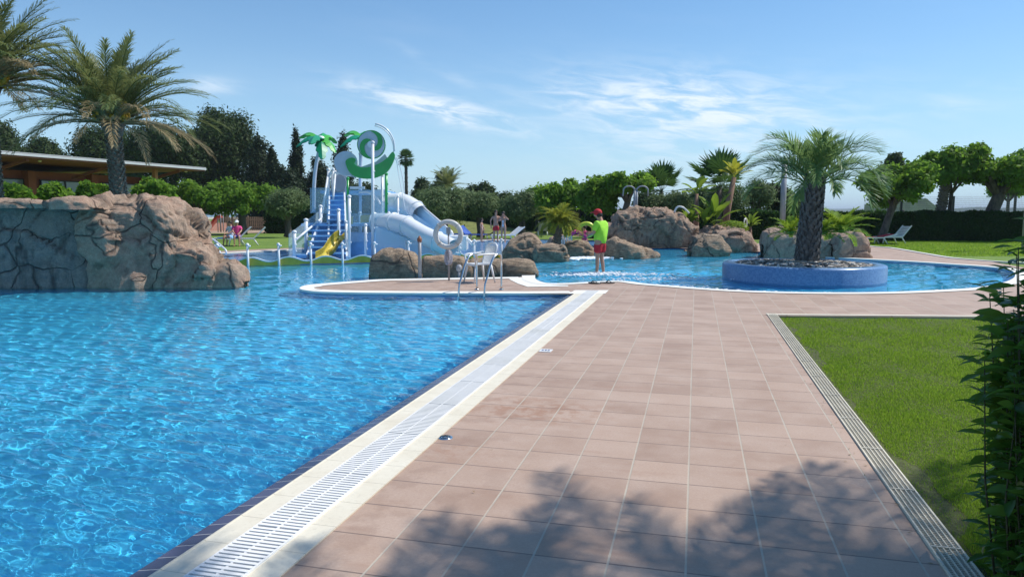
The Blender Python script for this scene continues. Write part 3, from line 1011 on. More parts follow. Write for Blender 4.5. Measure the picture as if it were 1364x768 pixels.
# ------------------------------------------------------------------ rocks
def rock_mesh(mb_attr, front, thick, zb, tops, seed, amp=0.10, cell=0.75, step=0.05, sharp=0.55, crackd=0.05, steep=0.5):
    """front: list of ground points along the foot (left to right), tops: crest height over each"""
    mb, att = mb_attr
    P = [Vector((*p[:2], t)) for p, t in zip(front, tops)]
    length = sum((P[i + 1].xy - P[i].xy).length for i in range(len(P) - 1))
    N = max(10, int(length / step))
    # resample
    cum = [0]
    for i in range(len(P) - 1):
        cum.append(cum[-1] + (P[i + 1] - P[i]).length)
    Q = []
    for k in range(N + 1):
        s = cum[-1] * k / N
        i = max(j for j in range(len(cum) - 1) if cum[j] <= s + 1e-9)
        f = (s - cum[i]) / max(1e-6, cum[i + 1] - cum[i])
        Q.append(P[i].lerp(P[i + 1], f))
    hmax = max(q.z for q in Q) - zb
    dep = (P[-1].xy - P[0].xy).normalized()
    out_ = Vector((-dep.y, dep.x))
    if out_.dot(FW.xy) < 0:
        out_ = -out_
    Mseg = max(14, int((hmax * 2 + thick) / step))
    V = []
    for k, q in enumerate(Q):
        e = math.sin(math.pi * min(1, max(0, k / N))) ** 0.5
        th_ = thick * (0.25 + 0.75 * e)
        for j in range(Mseg + 1):
            t = math.pi * j / Mseg
            c_ = math.cos(t)
            s_ = math.sin(t)
            c_ = math.copysign(abs(c_) ** steep, c_)
            s_ = max(0.0, s_) ** sharp
            d = (thick - th_) * 0.3 + th_ / 2 * (1 - c_)
            z = zb + (q.z - zb) * s_
            V.append(Vector((q.x + out_.x * d, q.y + out_.y * d, z)))
    nV = len(V)
    res, cr_ = [], []
    n1 = Mseg + 1
    for i, v in enumerate(V):
        k, j = divmod(i, n1)
        a = V[min(k + 1, N) * n1 + j] - V[max(k - 1, 0) * n1 + j]
        b = V[k * n1 + min(j + 1, Mseg)] - V[k * n1 + max(j - 1, 0)]
        nrm = a.cross(b)
        nrm = nrm.normalized() if nrm.length > 1e-9 else Vector((0, 0, 1))
        if nrm.dot(Vector((-out_.x, -out_.y, 0.6))) < 0 and j < Mseg * 0.7:
            nrm = -nrm
        p = v + Vector((seed * 7.3, seed * 3.1, seed))
        wv = noise.noise_vector(p * 0.9) * 0.35
        ds, pts_ = noise.voronoi((p + wv) / cell)
        e = ds[1] - ds[0]
        crk = max(0.0, 1 - e / 0.06)
        block = noise.cell(pts_[0] * 13.7) * 0.5
        d = amp * (noise.fractal(p * 1.1, 0.9, 2.1, 4) * 0.8 + block * 1.9) + amp * 0.35 * noise.fractal(p * 5, 0.8, 2.1, 4) - crackd * 0.6 * crk
        res.append(v + nrm * d)
        cr_.append(crk ** 1.2)
    F = []
    for k in range(N):
        for j in range(Mseg):
            a = k * n1 + j
            F.append((a, a + 1, a + n1 + 1, a + n1))
    F = [list(f) for f in F] + [list(range(n1)), [N * n1 + j for j in range(n1)][::-1]]
    mb.add([tuple(v) for v in res], F, True)
    att.extend(cr_)


def rock(name, pxs, thick, label, cat="rock", seed=1, mat=None, parent=None, group=None, z0=-0.3, D=None, zbfix=None, **kw):
    """pxs: (px, base py, top py)"""
    front, tops = [], []
    for (x, yb, yt) in pxs:
        p = G(x, yb, -0.04) if D is None else WZ(x, D)
        dd_ = p.x * FW.x + p.y * FW.y
        front.append(p)
        tops.append(zat(yt, dd_ + thick * 0.3))
    mb, att = MB(), []
    rock_mesh((mb, att), front, thick, z0 if zbfix is None else zbfix, tops, seed, **kw)
    o = mb.build(name, mat or M_ROCK, parent, {"crack": att})
    o.cycles.is_caustics_receiver = True
    if not parent:
        tag(o, label, cat, group)
    return o


rf = thing("rock_formation", G(160, 381), "large tan sculpted rock formation with an overhanging ledge rising from the big pool", "rock formation")
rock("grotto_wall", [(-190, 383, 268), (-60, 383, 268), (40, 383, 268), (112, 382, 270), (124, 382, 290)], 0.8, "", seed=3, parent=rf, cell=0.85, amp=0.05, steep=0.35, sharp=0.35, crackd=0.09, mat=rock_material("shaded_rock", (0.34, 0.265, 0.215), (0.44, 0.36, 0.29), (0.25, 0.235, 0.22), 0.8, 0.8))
rock("ledge", [(-200, 0, 265), (-120, 0, 263), (-40, 0, 262), (30, 0, 263), (62, 0, 266)], 1.5, "", seed=9, parent=rf, D=15.3, zbfix=zat(277, 15.3), amp=0.09, cell=1.6)
rock("ledge", [(50, 0, 270), (58, 0, 261), (85, 0, 258.5), (106, 0, 261), (113, 0, 267), (117, 0, 276)], 1.5, "", seed=12, parent=rf, D=15.2, zbfix=zat(279, 15.2), amp=0.10, cell=1.6)
rock("boulder", [(104, 383, 300), (112, 383, 265), (130, 383, 261), (165, 383, 260), (195, 383, 270), (211, 383, 271), (224, 383, 284), (233, 383, 308), (238, 383, 338)], 2.2, "", seed=5, parent=rf, amp=0.17, cell=0.8, sharp=0.42, crackd=0.1)
rock("boulder", [(190, 383, 350), (208, 383, 332), (236, 383, 320), (260, 383, 321), (274, 383, 336), (288, 382, 354), (296, 382, 370)], 1.2, "", seed=7, parent=rf, amp=0.14, cell=0.6)
rock("boulder", [(262, 382, 372), (278, 382, 352), (298, 382, 346), (315, 382, 356), (323, 382, 374)], 0.8, "", seed=8, parent=rf, amp=0.06, cell=1.2)

pg = "rocks along the peninsula"
M_RSTR = M_ROCK3
rock("rock", [(489, 370, 360), (493, 370, 340), (505, 370, 332), (530, 370, 331), (548, 370, 336), (560, 370, 352), (563, 370, 368)], 0.95, "tallest rounded striated boulder at the left end of the peninsula", seed=21, group=pg, z0=-0.15, amp=0.05, cell=0.9, mat=M_RSTR, step=0.035)
rock("rock", [(556, 369.5, 356), (562, 369.5, 341), (590, 369.5, 339), (615, 369.5, 341), (628, 369.5, 350), (632, 369.5, 364)], 0.8, "low tan boulder directly behind the life ring post", seed=22, group=pg, z0=-0.15, amp=0.05, cell=0.9, mat=M_RSTR, step=0.035)
rock("rock", [(620, 369, 357), (628, 369, 346), (645, 369, 344), (668, 369, 346), (674, 369, 362)], 0.7, "low tan boulder behind the white plastic chair", seed=23, group=pg, z0=-0.15, amp=0.045, cell=0.9, mat=M_RSTR, step=0.035)
rock("rock", [(663, 369, 359), (668, 369, 348), (690, 369, 346), (708, 369, 349), (715, 369, 363)], 0.8, "low brown boulder at the right end of the peninsula", seed=24, group=pg, z0=-0.15, amp=0.05, cell=0.9, mat=M_RSTR, step=0.035)
mg = "boulders between the lagoon and the splash zone"
rock("rock", [(671, 346, 336), (680, 346, 322), (695, 346, 313), (707, 346, 311), (718, 346, 318), (728, 346, 330), (732, 346, 340)], 1.7, "peaked grey brown boulder highest of those left of the lifeguard", seed=31, group=mg, amp=0.09, cell=0.9, mat=M_ROCK3)
rock("rock", [(710, 348, 338), (716, 348, 326), (735, 348, 323), (752, 348, 327), (760, 348, 342)], 0.9, "rounded grey boulder standing in the water left of the lifeguard", seed=32, group=mg, amp=0.06, cell=1.1, mat=M_ROCK3)
rock("rock", [(750, 341, 332), (757, 341, 322), (772, 341, 319), (786, 341, 323), (793, 341, 334)], 1.0, "brown boulder just behind the small white foaming inlet", seed=33, group=mg, amp=0.06, cell=0.9, mat=M_ROCK3)
rock("rock", [(796, 342, 334), (803, 342, 321), (818, 343, 317), (835, 344, 322), (855, 344, 330), (872, 343, 336), (877, 343, 341)], 1.4, "long brown boulder sloping down to the right of the lifeguard", seed=34, group=mg, amp=0.08, cell=0.9, mat=M_ROCK3)
rock("rock", [(728, 334, 326), (735, 334, 316), (750, 334, 313), (762, 334, 322)], 1.0, "small reddish boulder beside the foot of the golden little palm", seed=35, group=mg, amp=0.05, cell=0.9, mat=M_ROCK2)
rk = thing("rock_wall", G(905, 330), "tall reddish waterfall rock wall with blocky cracks at the far end of the pool", "rock wall")
rock("cliff", [(800, 331, 318), (806, 331, 299), (820, 331, 299), (825, 331, 284), (850, 331, 282), (888, 331, 281), (904, 331, 285), (916, 331, 293), (924, 331, 300), (934, 331, 303), (960, 331, 303), (988, 331, 305), (1000, 331, 315)], 2.6, "", seed=41, parent=rk, amp=0.20, cell=0.95, mat=M_ROCK2, step=0.06, sharp=0.28, steep=0.3, crackd=0.12)
rock("rock", [(921, 341, 334), (930, 341, 322), (945, 341, 315.5), (960, 341, 316), (972, 341, 326), (978, 341, 336)], 1.5, "rounded pale boulder in the water in front of the waterfall wall", seed=43, group="boulders beside the waterfall wall", amp=0.09, mat=M_ROCK3, step=0.06)
rock("rock", [(953, 336, 318), (962, 336, 307), (985, 336, 304), (1002, 336, 308), (1012, 336, 322), (1014, 336, 330)], 1.7, "reddish boulder below the far life ring at the end of the waterfall wall", seed=44, group="boulders beside the waterfall wall", amp=0.1, mat=M_ROCK2, step=0.06)
ig = "boulders behind the palm island"
rock("rock", [(1022, 343, 326), (1026, 343, 309), (1040, 343, 304), (1062, 343, 304), (1075, 343, 314), (1080, 343, 330)], 1.3, "pinkish boulder left of the island palm trunk", seed=51, group=ig, amp=0.08, mat=M_ROCK, step=0.045)
rock("rock", [(1088, 344, 330), (1095, 344, 316), (1110, 344, 312), (1125, 344, 316), (1132, 344, 335)], 1.1, "low rounded boulder just right of the island palm trunk", seed=52, group=ig, amp=0.07, mat=M_ROCK, step=0.045)
rock("rock", [(1116, 345, 326), (1122, 345, 309), (1138, 345, 304), (1150, 345, 306), (1163, 345, 320), (1165, 345, 336)], 1.5, "tall pink boulder at the right edge of the palm island", seed=53, group=ig, amp=0.09, mat=M_ROCK, step=0.045)

# ------------------------------------------------------------------ planter island
IC = WZ(1070.5, 18.15)
IR, ITOP = 1.93, 0.34
isl = thing("planter_island", (IC.x, IC.y, -0.05), "round raised planter of blue mosaic standing in the round pool", "planter")
mb = MB()
mb.lathe([(IR, -1.0), (IR, ITOP - 0.05), (IR - 0.02, ITOP - 0.015), (IR - 0.06, ITOP), (IR - 0.28, ITOP), (IR - 0.28, ITOP - 0.12), (0.01, ITOP - 0.10)], (IC.x, IC.y, 0), 96)
o = mb.build("planter_wall", M_PLANTER, isl)
o.cycles.is_caustics_receiver = True
g = np.random.default_rng(5)
mb = MB()
for k in range(900):
    a, r = g.uniform(0, 2 * math.pi), (IR - 0.30) * math.sqrt(g.random())
    s = g.uniform(0.035, 0.085)
    h = ITOP - 0.09 + 0.10 * (1 - (r / IR) ** 2) + g.uniform(0, 0.03)
    M = Matrix.Rotation(g.uniform(0, 3.1), 3, "Z") @ Matrix.Rotation(g.normal() * 0.4, 3, "X")
    mb.ell((IC.x + r * math.cos(a), IC.y + r * math.sin(a), h), (s * 1.3, s * 0.9, s * 0.42), 6, 4, M, smooth=False)
m, nt, out = newmat("slate_pebbles")
rnd = nt.n("ShaderNodeNewGeometry", out=None).outputs["Random Per Island"]
c = nt.ramp(rnd, [(0.0, (0.05, 0.05, 0.05)), (0.35, (0.14, 0.13, 0.12)), (0.6, (0.28, 0.24, 0.2)), (0.85, (0.45, 0.42, 0.38)), (1.0, (0.6, 0.58, 0.55))])
principled(nt, out, Base_Color=c, Roughness=0.7)
tag(mb.build("gravel", m), "grey slate pebbles heaped inside the round blue planter", "gravel", kind="stuff")


def palm_trunk(mb, base, top, r0, r1, n, bootL, seed, out=0.35, rings=40):
    g = np.random.default_rng(seed)
    base, top = Vector(base), Vector(top)
    mb.tube([base.lerp(top, t) for t in (0, 0.1, 0.35, 0.7, 1)], [r0 * 1.12, r0, (r0 + r1) / 2, r1, r1], 14)
    ax = (top - base)
    H = ax.length
    az_ = ax.normalized()
    for k in range(n):
        t = (k + 0.5) / n
        a = k * 2.39996 + g.normal() * 0.08
        d = Vector((math.cos(a), math.sin(a), 0))
        r = r0 + (r1 - r0) * t
        p = base + ax * t + d * r * 0.92
        side = az_.cross(d).normalized()
        w = r * 0.34
        tip = p + d * bootL * out + az_ * bootL
        V = [p - side * w, p + side * w, p + az_ * bootL * 0.6 + d * bootL * out * 1.2 + side * w * 0.6, p + az_ * bootL * 0.6 + d * bootL * out * 1.2 - side * w * 0.6, tip - side * w * .35, tip + side * w * .35, p + az_ * bootL * 0.8]
        mb.add([tuple(v) for v in V], [(0, 1, 2, 3), (3, 2, 5, 4), (1, 6, 5, 2), (0, 3, 4, 6)])


# island palm
ipb = WZ(1076, 18.3, 0.28)
zt_ = zat(238, 18.3)
pt = thing("palm_tree", ipb, "stocky jelly palm with arching grey green fronds growing on the round island", "palm tree")
mb = MB()
palm_trunk(mb, ipb, (ipb.x + 0.12, ipb.y, zt_ - 0.05), 0.265, 0.21, 170, 0.2, 3, 0.28)
mb.build("trunk", M_BOOT, pt)
g = np.random.default_rng(8)
mb = MB()
for k in range(36):
    t = k / 35
    phi = k * 2.39996 + g.normal() * 0.15
    e0 = R(89 - 66 * t) + g.normal() * 0.06
    frond(mb, (ipb.x + 0.1 + 0.14 * math.sin(phi), ipb.y + 0.14 * math.cos(phi), zt_ - 0.1 - 0.1 * t), phi, e0, g.uniform(1.6, 2.05), R(100 + 15 * (1 - t)) * g.uniform(0.85, 1.1), 40, 0.56, 0.030, beta=46, vee=0.34, grav=0.22, rr=0.022, g=g, curl=1.5, start=0.2)
mb.build("crown", L_BUTIA, pt)

# plants behind the island palm: two cycads
def rosette(name, px, py, D, n, L, mat, label, cat, seed, leaf=0.2, zbase=None, e=(75, 10), droop=60, group=None, w=0.03, M=24):
    g = np.random.default_rng(seed)
    b = W(px, py, D)
    if zbase is not None:
        b.z = zbase
    mb = MB()
    for k in range(n):
        t = k / max(1, n - 1)
        phi = k * 2.39996 + g.normal() * 0.2
        frond(mb, b, phi, R(e[0] + (e[1] - e[0]) * t) + g.normal() * 0.08, L * g.uniform(0.8, 1.1), R(droop) * g.uniform(0.8, 1.2), M, leaf, w, 60, 0.2, 0.15, 0.012, g, start=0.12)
    o = mb.build(name, mat)
    return tag(o, label, cat, group)


rosette("cycad", 1120, 310, 20.0, 30, 1.05, L_CYC, "spreading yellow green cycad behind the pink boulders right of the island palm", "plant", 61)
rosette("cycad", 1092, 314, 19.8, 22, 0.75, L_CYC, "small bright cycad tucked against the island palm trunk", "plant", 62)
rosette("cycad", 1052, 312, 20.4, 20, 0.7, L_CYC, "low cycad above the boulder left of the island palm", "plant", 63)

# ------------------------------------------------------------------ date palms on the left
def date_palm(px, D, ytop, rpx, label, seed, nf=62, trunk_px=0, tw=0.27, top_px=None, dryn=24, leafmat_=None):
    g = np.random.default_rng(seed)
    b = WZ(px, D)
    zc = zat(ytop, D)
    top = WZ(top_px if top_px else px, D)
    root = thing("palm_tree", b, label, "palm tree", "date palms")
    mb = MB()
    palm_trunk(mb, b, (top.x, top.y, zc), tw, tw * 0.92, 330, 0.11, seed, 0.5)
    for k in range(26):      # shaggy base of old stalks below the crown
        a = k * 2.39996
        mb.tube([(top.x + tw * 0.8 * math.cos(a), top.y + tw * 0.8 * math.sin(a), zc - 0.25), (top.x + tw * 1.5 * math.cos(a), top.y + tw * 1.5 * math.sin(a), zc + 0.15)], [0.07, 0.03], 5)
    mb.build("trunk", M_BOOTL, root)
    Lf = rpx * D / FPX
    mb, md = MB(), MB()
    for k in range(nf):
        t = k / (nf - 1)
        phi = k * 2.39996 + g.normal() * 0.2
        e0 = R(88 - 80 * t) + g.normal() * 0.08
        dry = k > nf - dryn
        if dry:
            e0 = R(g.uniform(4, 34))
        frond(md if dry else mb, (top.x + 0.12 * math.sin(phi), top.y + 0.12 * math.cos(phi), zc + 0.1), phi, e0, Lf * g.uniform(0.92, 1.15) * (0.8 if t < 0.15 else 1), R(40 + (18 if dry else 36) * t) * g.uniform(0.8, 1.25), 54, 0.48, 0.023, beta=50, vee=0.25, grav=0.5, rr=0.028, g=g, curl=1.5, start=0.16, twist=g.normal() * 0.12)
    mb.build("crown", leafmat_ or L_DATE, root)
    md.build("dry_fronds", L_DRY, root)
    mfr = simple("orange_fruit", (0.60, 0.33, 0.02), 0.5, 0.15, 20)
    for k in range(5):
        a = g.uniform(0, 6.28)
        p = Vector((top.x + 0.5 * math.cos(a), top.y + 0.5 * math.sin(a), zc + g.uniform(0.2, 0.7)))
        md = MB()
        md.tube([(top.x, top.y, zc + 0.1), p], 0.02, 4)
        md.ell(p, (0.15, 0.15, 0.22), 8, 6)
        for q in range(60):
            v = p + Vector(g.normal(size=3) * (0.09, 0.09, 0.14))
            md.ell(v, (0.05, 0.05, 0.06), 6, 4)
        md.build("fruit_cluster", mfr, root)
    return root


date_palm(163, 21.5, 170, 124, "date palm with a thick trunk rising behind the big rock formation", 71, nf=104, dryn=18, top_px=158, tw=0.205)
date_palm(-8, 20.5, 122, 132, "date palm cut by the left edge of the picture with long drooping fronds", 72, nf=116, dryn=32)

# ------------------------------------------------------------------ trees
def tree(label, px, D, ytop, ybot, hw, lm, n, L, w, seed, style="round", trunk=0.18, tpx=None, name="tree", cat="tree", group=None, K=16, tm=None, base_z=0.0, asp=1.0, sh=0.45, limbs=7, fork=None):
    g = np.random.default_rng(seed)
    s = D / FPX
    c = WZ(px, D)
    tb = WZ(tpx if tpx is not None else px, D, base_z)
    zt, zb = zat(ytop, D), zat(ybot, D)
    rx = hw * s
    H = zt - zb
    root = thing(name, tb, label, cat, group)
    C, Rr = [], []
    for k in range(K):
        if style == "cypress":
            t = (k + 0.5) / K
            rr = rx * (1 - t) ** 0.55 * (0.75 + 0.4 * g.random()) + 0.06
            C.append((c.x + g.normal() * rx * 0.12, c.y + g.normal() * rx * 0.12, zb + H * t * 0.97))
            Rr.append((rr, rr, H / K * 1.5))
        elif style == "umbrella":
            a, r = g.uniform(0, 6.28), rx * math.sqrt(g.random()) * 0.88
            cr_ = min(rx * 0.24, H * 0.34) * g.uniform(0.7, 1.45)
            C.append((c.x + r * math.cos(a), c.y + r * math.sin(a) * asp, zb + H * (0.38 + 0.30 * (1 - (r / rx) ** 2) + g.normal() * 0.15)))
            Rr.append((cr_ * 1.15, cr_ * 1.15, cr_ * 0.85))
        else:
            d = unit(g.normal(size=3))
            d[2] = abs(d[2]) if g.random() < 0.65 else d[2]
            r = 0.66 * g.random() ** 0.4
            cr_ = rx * g.uniform(0.28, 0.44)
            crz = min(cr_, H * 0.32)
            C.append((c.x + d[0] * rx * r, c.y + d[1] * rx * r * asp, zb + H * 0.5 + d[2] * (H * 0.5 - crz * 0.8) * r * 1.45))
            Rr.append((cr_, cr_, crz))
    mb = MB()
    leaf_cloud(mb, C, Rr, n, L, w, seed, shell=sh)
    # stray sprays that break the outline
    leaf_cloud(mb, C, np.array(Rr) * 1.32, n // 6, L, w, seed + 500, shell=0.75)
    mb.build("crown", lm, root)
    mb = MB()
    ctr = Vector((c.x, c.y, zb + H * 0.25))
    if style == "cypress":
        mb.tube([tb, (c.x, c.y, zt - H * 0.1)], [trunk, 0.03], 8)
    else:
        f0 = tb.lerp(ctr, 0.75)
        f0.x += g.normal() * 0.1
        mb.tube([tb, tb.lerp(f0, 0.3) + Vector((0.04, 0, 0)), tb.lerp(f0, 0.7), f0, ctr], [trunk * 1.35, trunk * 1.05, trunk * 0.95, trunk * 0.9, trunk * 0.5], 10)
        order = sorted(range(K), key=lambda i: -abs(C[i][0] - c.x) - abs(C[i][1] - c.y))[:limbs]
        for i in order:
            e = Vector(C[i])
            mid = f0.lerp(e, 0.5) + Vector((g.normal() * 0.1, g.normal() * 0.1, 0.12 * H))
            mb.tube([f0, f0.lerp(mid, 0.55), mid, e], [trunk * 0.55, trunk * 0.42, trunk * 0.3, trunk * 0.1], 6)
    mb.build("trunk", tm or M_TRUNKD, root)
    return root


# dark pines and cypresses behind the building
pg_ = "dark pines behind the poolside building"
tree("tallest dark rounded pine, its dome standing clear of the right end of the building", 300, 78, 136, 285, 52, L_PINE, 34000, 0.42, 0.16, 101, group=pg_, K=34, trunk=0.4, base_z=-0.03, sh=.4)
tree("dark pine whose crown spreads right behind the drooping fronds of the big date palm", 228, 74, 148, 285, 60, L_PINE, 32000, 0.42, 0.16, 102, group=pg_, K=30, trunk=0.4, sh=.4)
tree("dark pine directly behind the trunk of the big date palm", 148, 80, 160, 285, 54, L_PINE, 22000, 0.42, 0.16, 103, group=pg_, K=26, trunk=0.4, sh=.4)
tree("dark pine behind the small shaggy date palm above the roof", 56, 78, 177, 285, 44, L_PINE, 16000, 0.42, 0.16, 104, group=pg_, K=20, trunk=0.35)
tree("dark pine at the left edge of the picture behind the roof", 8, 76, 160, 285, 38, L_PINE, 18000, 0.42, 0.16, 105, group=pg_, K=22, trunk=0.35)
cg = "dark cypresses left of the water slides"
for (px, yt, hw, dd_, lab) in [(346, 180, 28, 74, "broad dark cypress touching the right side of the tallest pine"), (368, 196, 13, 72, "narrow cypress between the broad one and the tall pointed one"),
                               (397, 172, 15, 76, "tall pointed cypress behind the green plastic palm leaves"), (424, 210, 26, 74, "low bushy cypress behind the pole of the plastic palm"),
                               (458, 176, 20, 78, "pointed cypress showing between the plastic palm and the snail panel"), (384, 226, 30, 70, "short dense cypress above the grey green olive tree")]:
    tree(lab, px, dd_, yt, 300, hw, L_CYP, 14000, 0.34, 0.15, int(px), style="cypress", trunk=0.15, name="cypress_tree", group=cg, K=15, sh=.3)
# mulberries
mgp = "pollarded trees with bright leaves on the left"
for (px, dd_, yt, yb, hw, lab) in [(270, 52, 245, 288, 38, "pollarded tree nearest the big rock, right of the building's end post"), (322, 54, 244, 288, 42, "pollarded tree with a forked trunk behind the sunbathers' white lounger"),
                                   (208, 39, 241, 272, 26, "pollarded tree just left of the building's end post"), (133, 35, 247, 270, 20, "leafy pollard top left of the big date palm trunk, before the windows"),
                                   (74, 33, 248, 270, 18, "leafy pollard top behind the middle of the rock ledge"), (20, 31, 249, 270, 22, "leafy pollard top above the rock ledge at the picture's left edge")]:
    tree(lab, px, dd_, yt, yb, hw, L_MULB, 6500, 0.26, 0.19, int(px) + 7, style="umbrella", trunk=0.30, name="pollarded_tree", group=mgp, K=22, tm=M_TRUNKD, limbs=8)
# olives
og = "grey green olive trees"
for (px, dd_, yt, yb, hw, n_, tx, lab) in [(383, 48, 247, 302, 32, 11000, 356, "olive tree between the pollarded trees and the water slide stairs"), (440, 52, 248, 300, 24, 6000, 440, "olive tree seen through the clear panels of the slide stairs"),
                                          (592, 46, 247, 303, 40, 15000, 600, "wide olive tree behind the upper bend of the white slides"), (640, 47, 254, 292, 30, 9000, 636, "olive tree with a dark trunk just left of the standing family"),
                                          (694, 46, 253, 300, 30, 10000, 688, "olive tree right behind the standing family"), (542, 52, 258, 300, 22, 6000, 542, "olive tree behind the upper end of the white slides"),
                                          (890, 44, 255, 290, 34, 7000, 890, "olive tree behind the waterfall wall below the left fan palm"), (965, 46, 240, 296, 34, 8500, 965, "olive tree behind the leaning banana plant"),
                                          (1008, 48, 236, 292, 24, 6000, 1006, "olive tree beside the tall grey pole")]:
    tree(lab, px, dd_, yt, yb, hw, L_OLIVE, n_, 0.21, 0.075, int(px) + 31, trunk=0.22, name="olive_tree", group=og, K=24, tm=M_TRUNKD, sh=.35)
# dark background trees
tree("small dark tree just right of the distant tall fan palm", 562, 88, 228, 300, 20, L_PINE, 5000, 0.4, 0.18, 141, K=12)
tree("dark round tree above the olive trees behind the family", 640, 84, 236, 300, 26, L_PINE, 6500, 0.4, 0.18, 142, K=12)
tree("dark conical tree peeping over the squat golden palm", 588, 92, 222, 300, 17, L_PINE, 5000, 0.4, 0.18, 144, K=12)
tree("dark pine crown rising behind the leafy tree right of the island palm", 1184, 60, 199, 262, 20, L_PINE, 9000, 0.32, 0.13, 143, K=16, trunk=.25)
# centre and right plane trees
cgp = "plane trees behind the pool"
for (px, dd_, yt, yb, hw, tx, st, n_, tr, lab) in [(742, 44, 242, 292, 34, 742, "round", 9000, .22, "bright leafy tree behind the little golden palm"), (795, 43, 231, 290, 34, 800, "round", 11000, .22, "bright leafy tree above the lifeguard's cap"),
                                              (840, 42, 231, 262, 32, 822, "umbrella", 6500, .20, "flat topped leafy tree left of the curved water pipes"),
                                              (1192, 39, 212, 274, 44, 1172, "umbrella", 10500, .20, "leafy tree standing in front of the hedge near the white loungers"),
                                              (1262, 43, 197, 252, 42, 1262, "umbrella", 10500, .12, "dense leafy tree above the rough leaning trunk behind the hedge"),
                                              (1334, 41.5, 199, 256, 50, 1305, "umbrella", 12500, .36, "thick trunked leafy tree behind the right part of the hedge"),
                                              (1340, 70, 241, 262, 24, 1341, "umbrella", 5000, .16, "small distant flat topped tree under the thick trunked one")]:
    tree(lab, px, dd_, yt, yb, hw, L_MULB, n_, 0.24, 0.18, int(px) + 77, style=st, trunk=tr, tpx=tx, name="plane_tree", group=cgp, K=26 if st == "umbrella" else 22, tm=M_TRUNK if tr > .4 else M_TRUNKD, limbs=9)
lg_ = "trees of the green belt behind the pool"
for (px, dd_, yt, yb, hw, lm, st, n_, lab) in [(520, 66, 252, 305, 26, L_PINE, "round", 7000, "dark tree seen between the slide tower posts and the tall fan palm"), (560, 58, 250, 300, 22, L_OLIVE, "round", 6000, "grey green tree behind the upper bend of the back slide"),
                                            (615, 60, 246, 300, 26, L_OLIVE, "round", 7000, "grey green tree under the squat palm bush"), (668, 62, 250, 302, 26, L_PINE, "round", 8000, "dark tree filling the gap above the woman with a raised arm"),
                                            (716, 56, 246, 298, 24, L_MULB, "round", 7000, "green tree between the family's olive tree and the bright leafy tree"), (770, 54, 243, 298, 26, L_MULB, "umbrella", 8000, "green flat topped tree left of the lifeguard's cap"),
                                            (865, 56, 250, 298, 26, L_PINE, "round", 7000, "dark tree behind the two curved spouts"), (912, 54, 254, 298, 24, L_PINE, "round", 7000, "dark tree behind the dark stemmed banana plant"),
                                            (935, 52, 246, 296, 22, L_OLIVE, "round", 6000, "grey green tree below the larger fan palm"), (1030, 52, 240, 296, 26, L_CYP, "round", 8000, "dark tree behind the tall grey pole"),
                                            (1062, 50, 250, 296, 24, L_OLIVE, "round", 6000, "grey green tree just left of the island palm trunk"), (480, 64, 238, 300, 30, L_PINE, "round", 9000, "dark tree behind the clear panels of the slide tower")]:
    tree(lab, px, dd_, yt, yb, hw, lm, n_, 0.24, 0.13, int(px) + 177, style=st, trunk=.2, name="garden_tree", group=lg_, K=26, sh=.35)
# rough trunk of a headless palm behind the hedge
b = WZ(1248, 42.6)
mb = MB()
t_ = WZ(1256, 42.8, zat(246, 42.8))
palm_trunk(mb, b, t_, 0.27, 0.22, 120, 0.16, 9, 0.6)
tag(mb.build("palm_stump", M_BOOTL), "rough leaning palm trunk without fronds behind the hedge", "palm trunk")


# fan palms
def fan_palm(px, D, yc, rpx, label, seed, nl=15, trunk_w=0.15, base_z=0.0, mat=None, droop=0.4, group="fan palms behind the pool", elow=-40):
    g = np.random.default_rng(seed)
    b = WZ(px, D, base_z)
    zc = zat(yc, D)
    root = thing("fan_palm", b, label, "palm tree", group)
    mb = MB()
    palm_trunk(mb, b, (b.x, b.y, zc), trunk_w, trunk_w * 0.8, 60, 0.14, seed, 0.4)
    mb.build("trunk", M_TRUNKD, root)
    mb = MB()
    Rr = rpx * D / FPX
    for k in range(nl):
        t = k / (nl - 1)
        fan_leaf(mb, (b.x, b.y, zc), k * 2.39996 + g.normal() * 0.15, R(88 + (elow - 88) * t) + g.normal() * 0.08, Rr * 0.52, Rr * 0.55, g, 20, droop)
    mb.build("crown", mat or L_FAN, root)
    return root


fan_palm(542, 92, 211, 13.5, "slender distant fan palm standing alone against the sky right of the slide tower", 151, nl=44, trunk_w=0.24, elow=-60)
fan_palm(880, 46, 255, 42, "fan palm left of the two, its trunk hidden behind the waterfall wall", 152, nl=13, elow=0, droop=0.2)
fan_palm(957, 42, 250, 54, "larger fan palm above the banana plants right of the waterfall wall", 153, nl=14, elow=-8, droop=0.2)
rosette("date_palm_bush", 597, 250, 62, 34, 2.0, L_DATE, "squat golden green palm bush above the olive trees", "palm tree", 155, leaf=0.5, e=(85, 5), droop=50, w=0.05)
# golden little palm by the splash zone
gp = thing("palm_tree", WZ(742, 27.5), "little golden green palm growing from the boulders left of the lifeguard", "palm tree")
mb = MB()
palm_trunk(mb, WZ(741, 27.5), WZ(744, 27.5, zat(300, 27.5)), 0.15, 0.12, 60, 0.1, 4, 0.4)
mb.build("trunk", M_BOOTL, gp)
g = np.random.default_rng(14)
mb = MB()
pc = WZ(745, 27.5, zat(302, 27.5))
for k in range(46):
    t = k / 45
    frond(mb, pc, k * 2.39996, R(86 - 60 * t), g.uniform(0.85, 1.2), R(70 + 50 * t), 34, 0.3, 0.026, 50, 0.3, 0.4, 0.015, g, start=0.15)
mb.build("crown", L_YEL, gp)


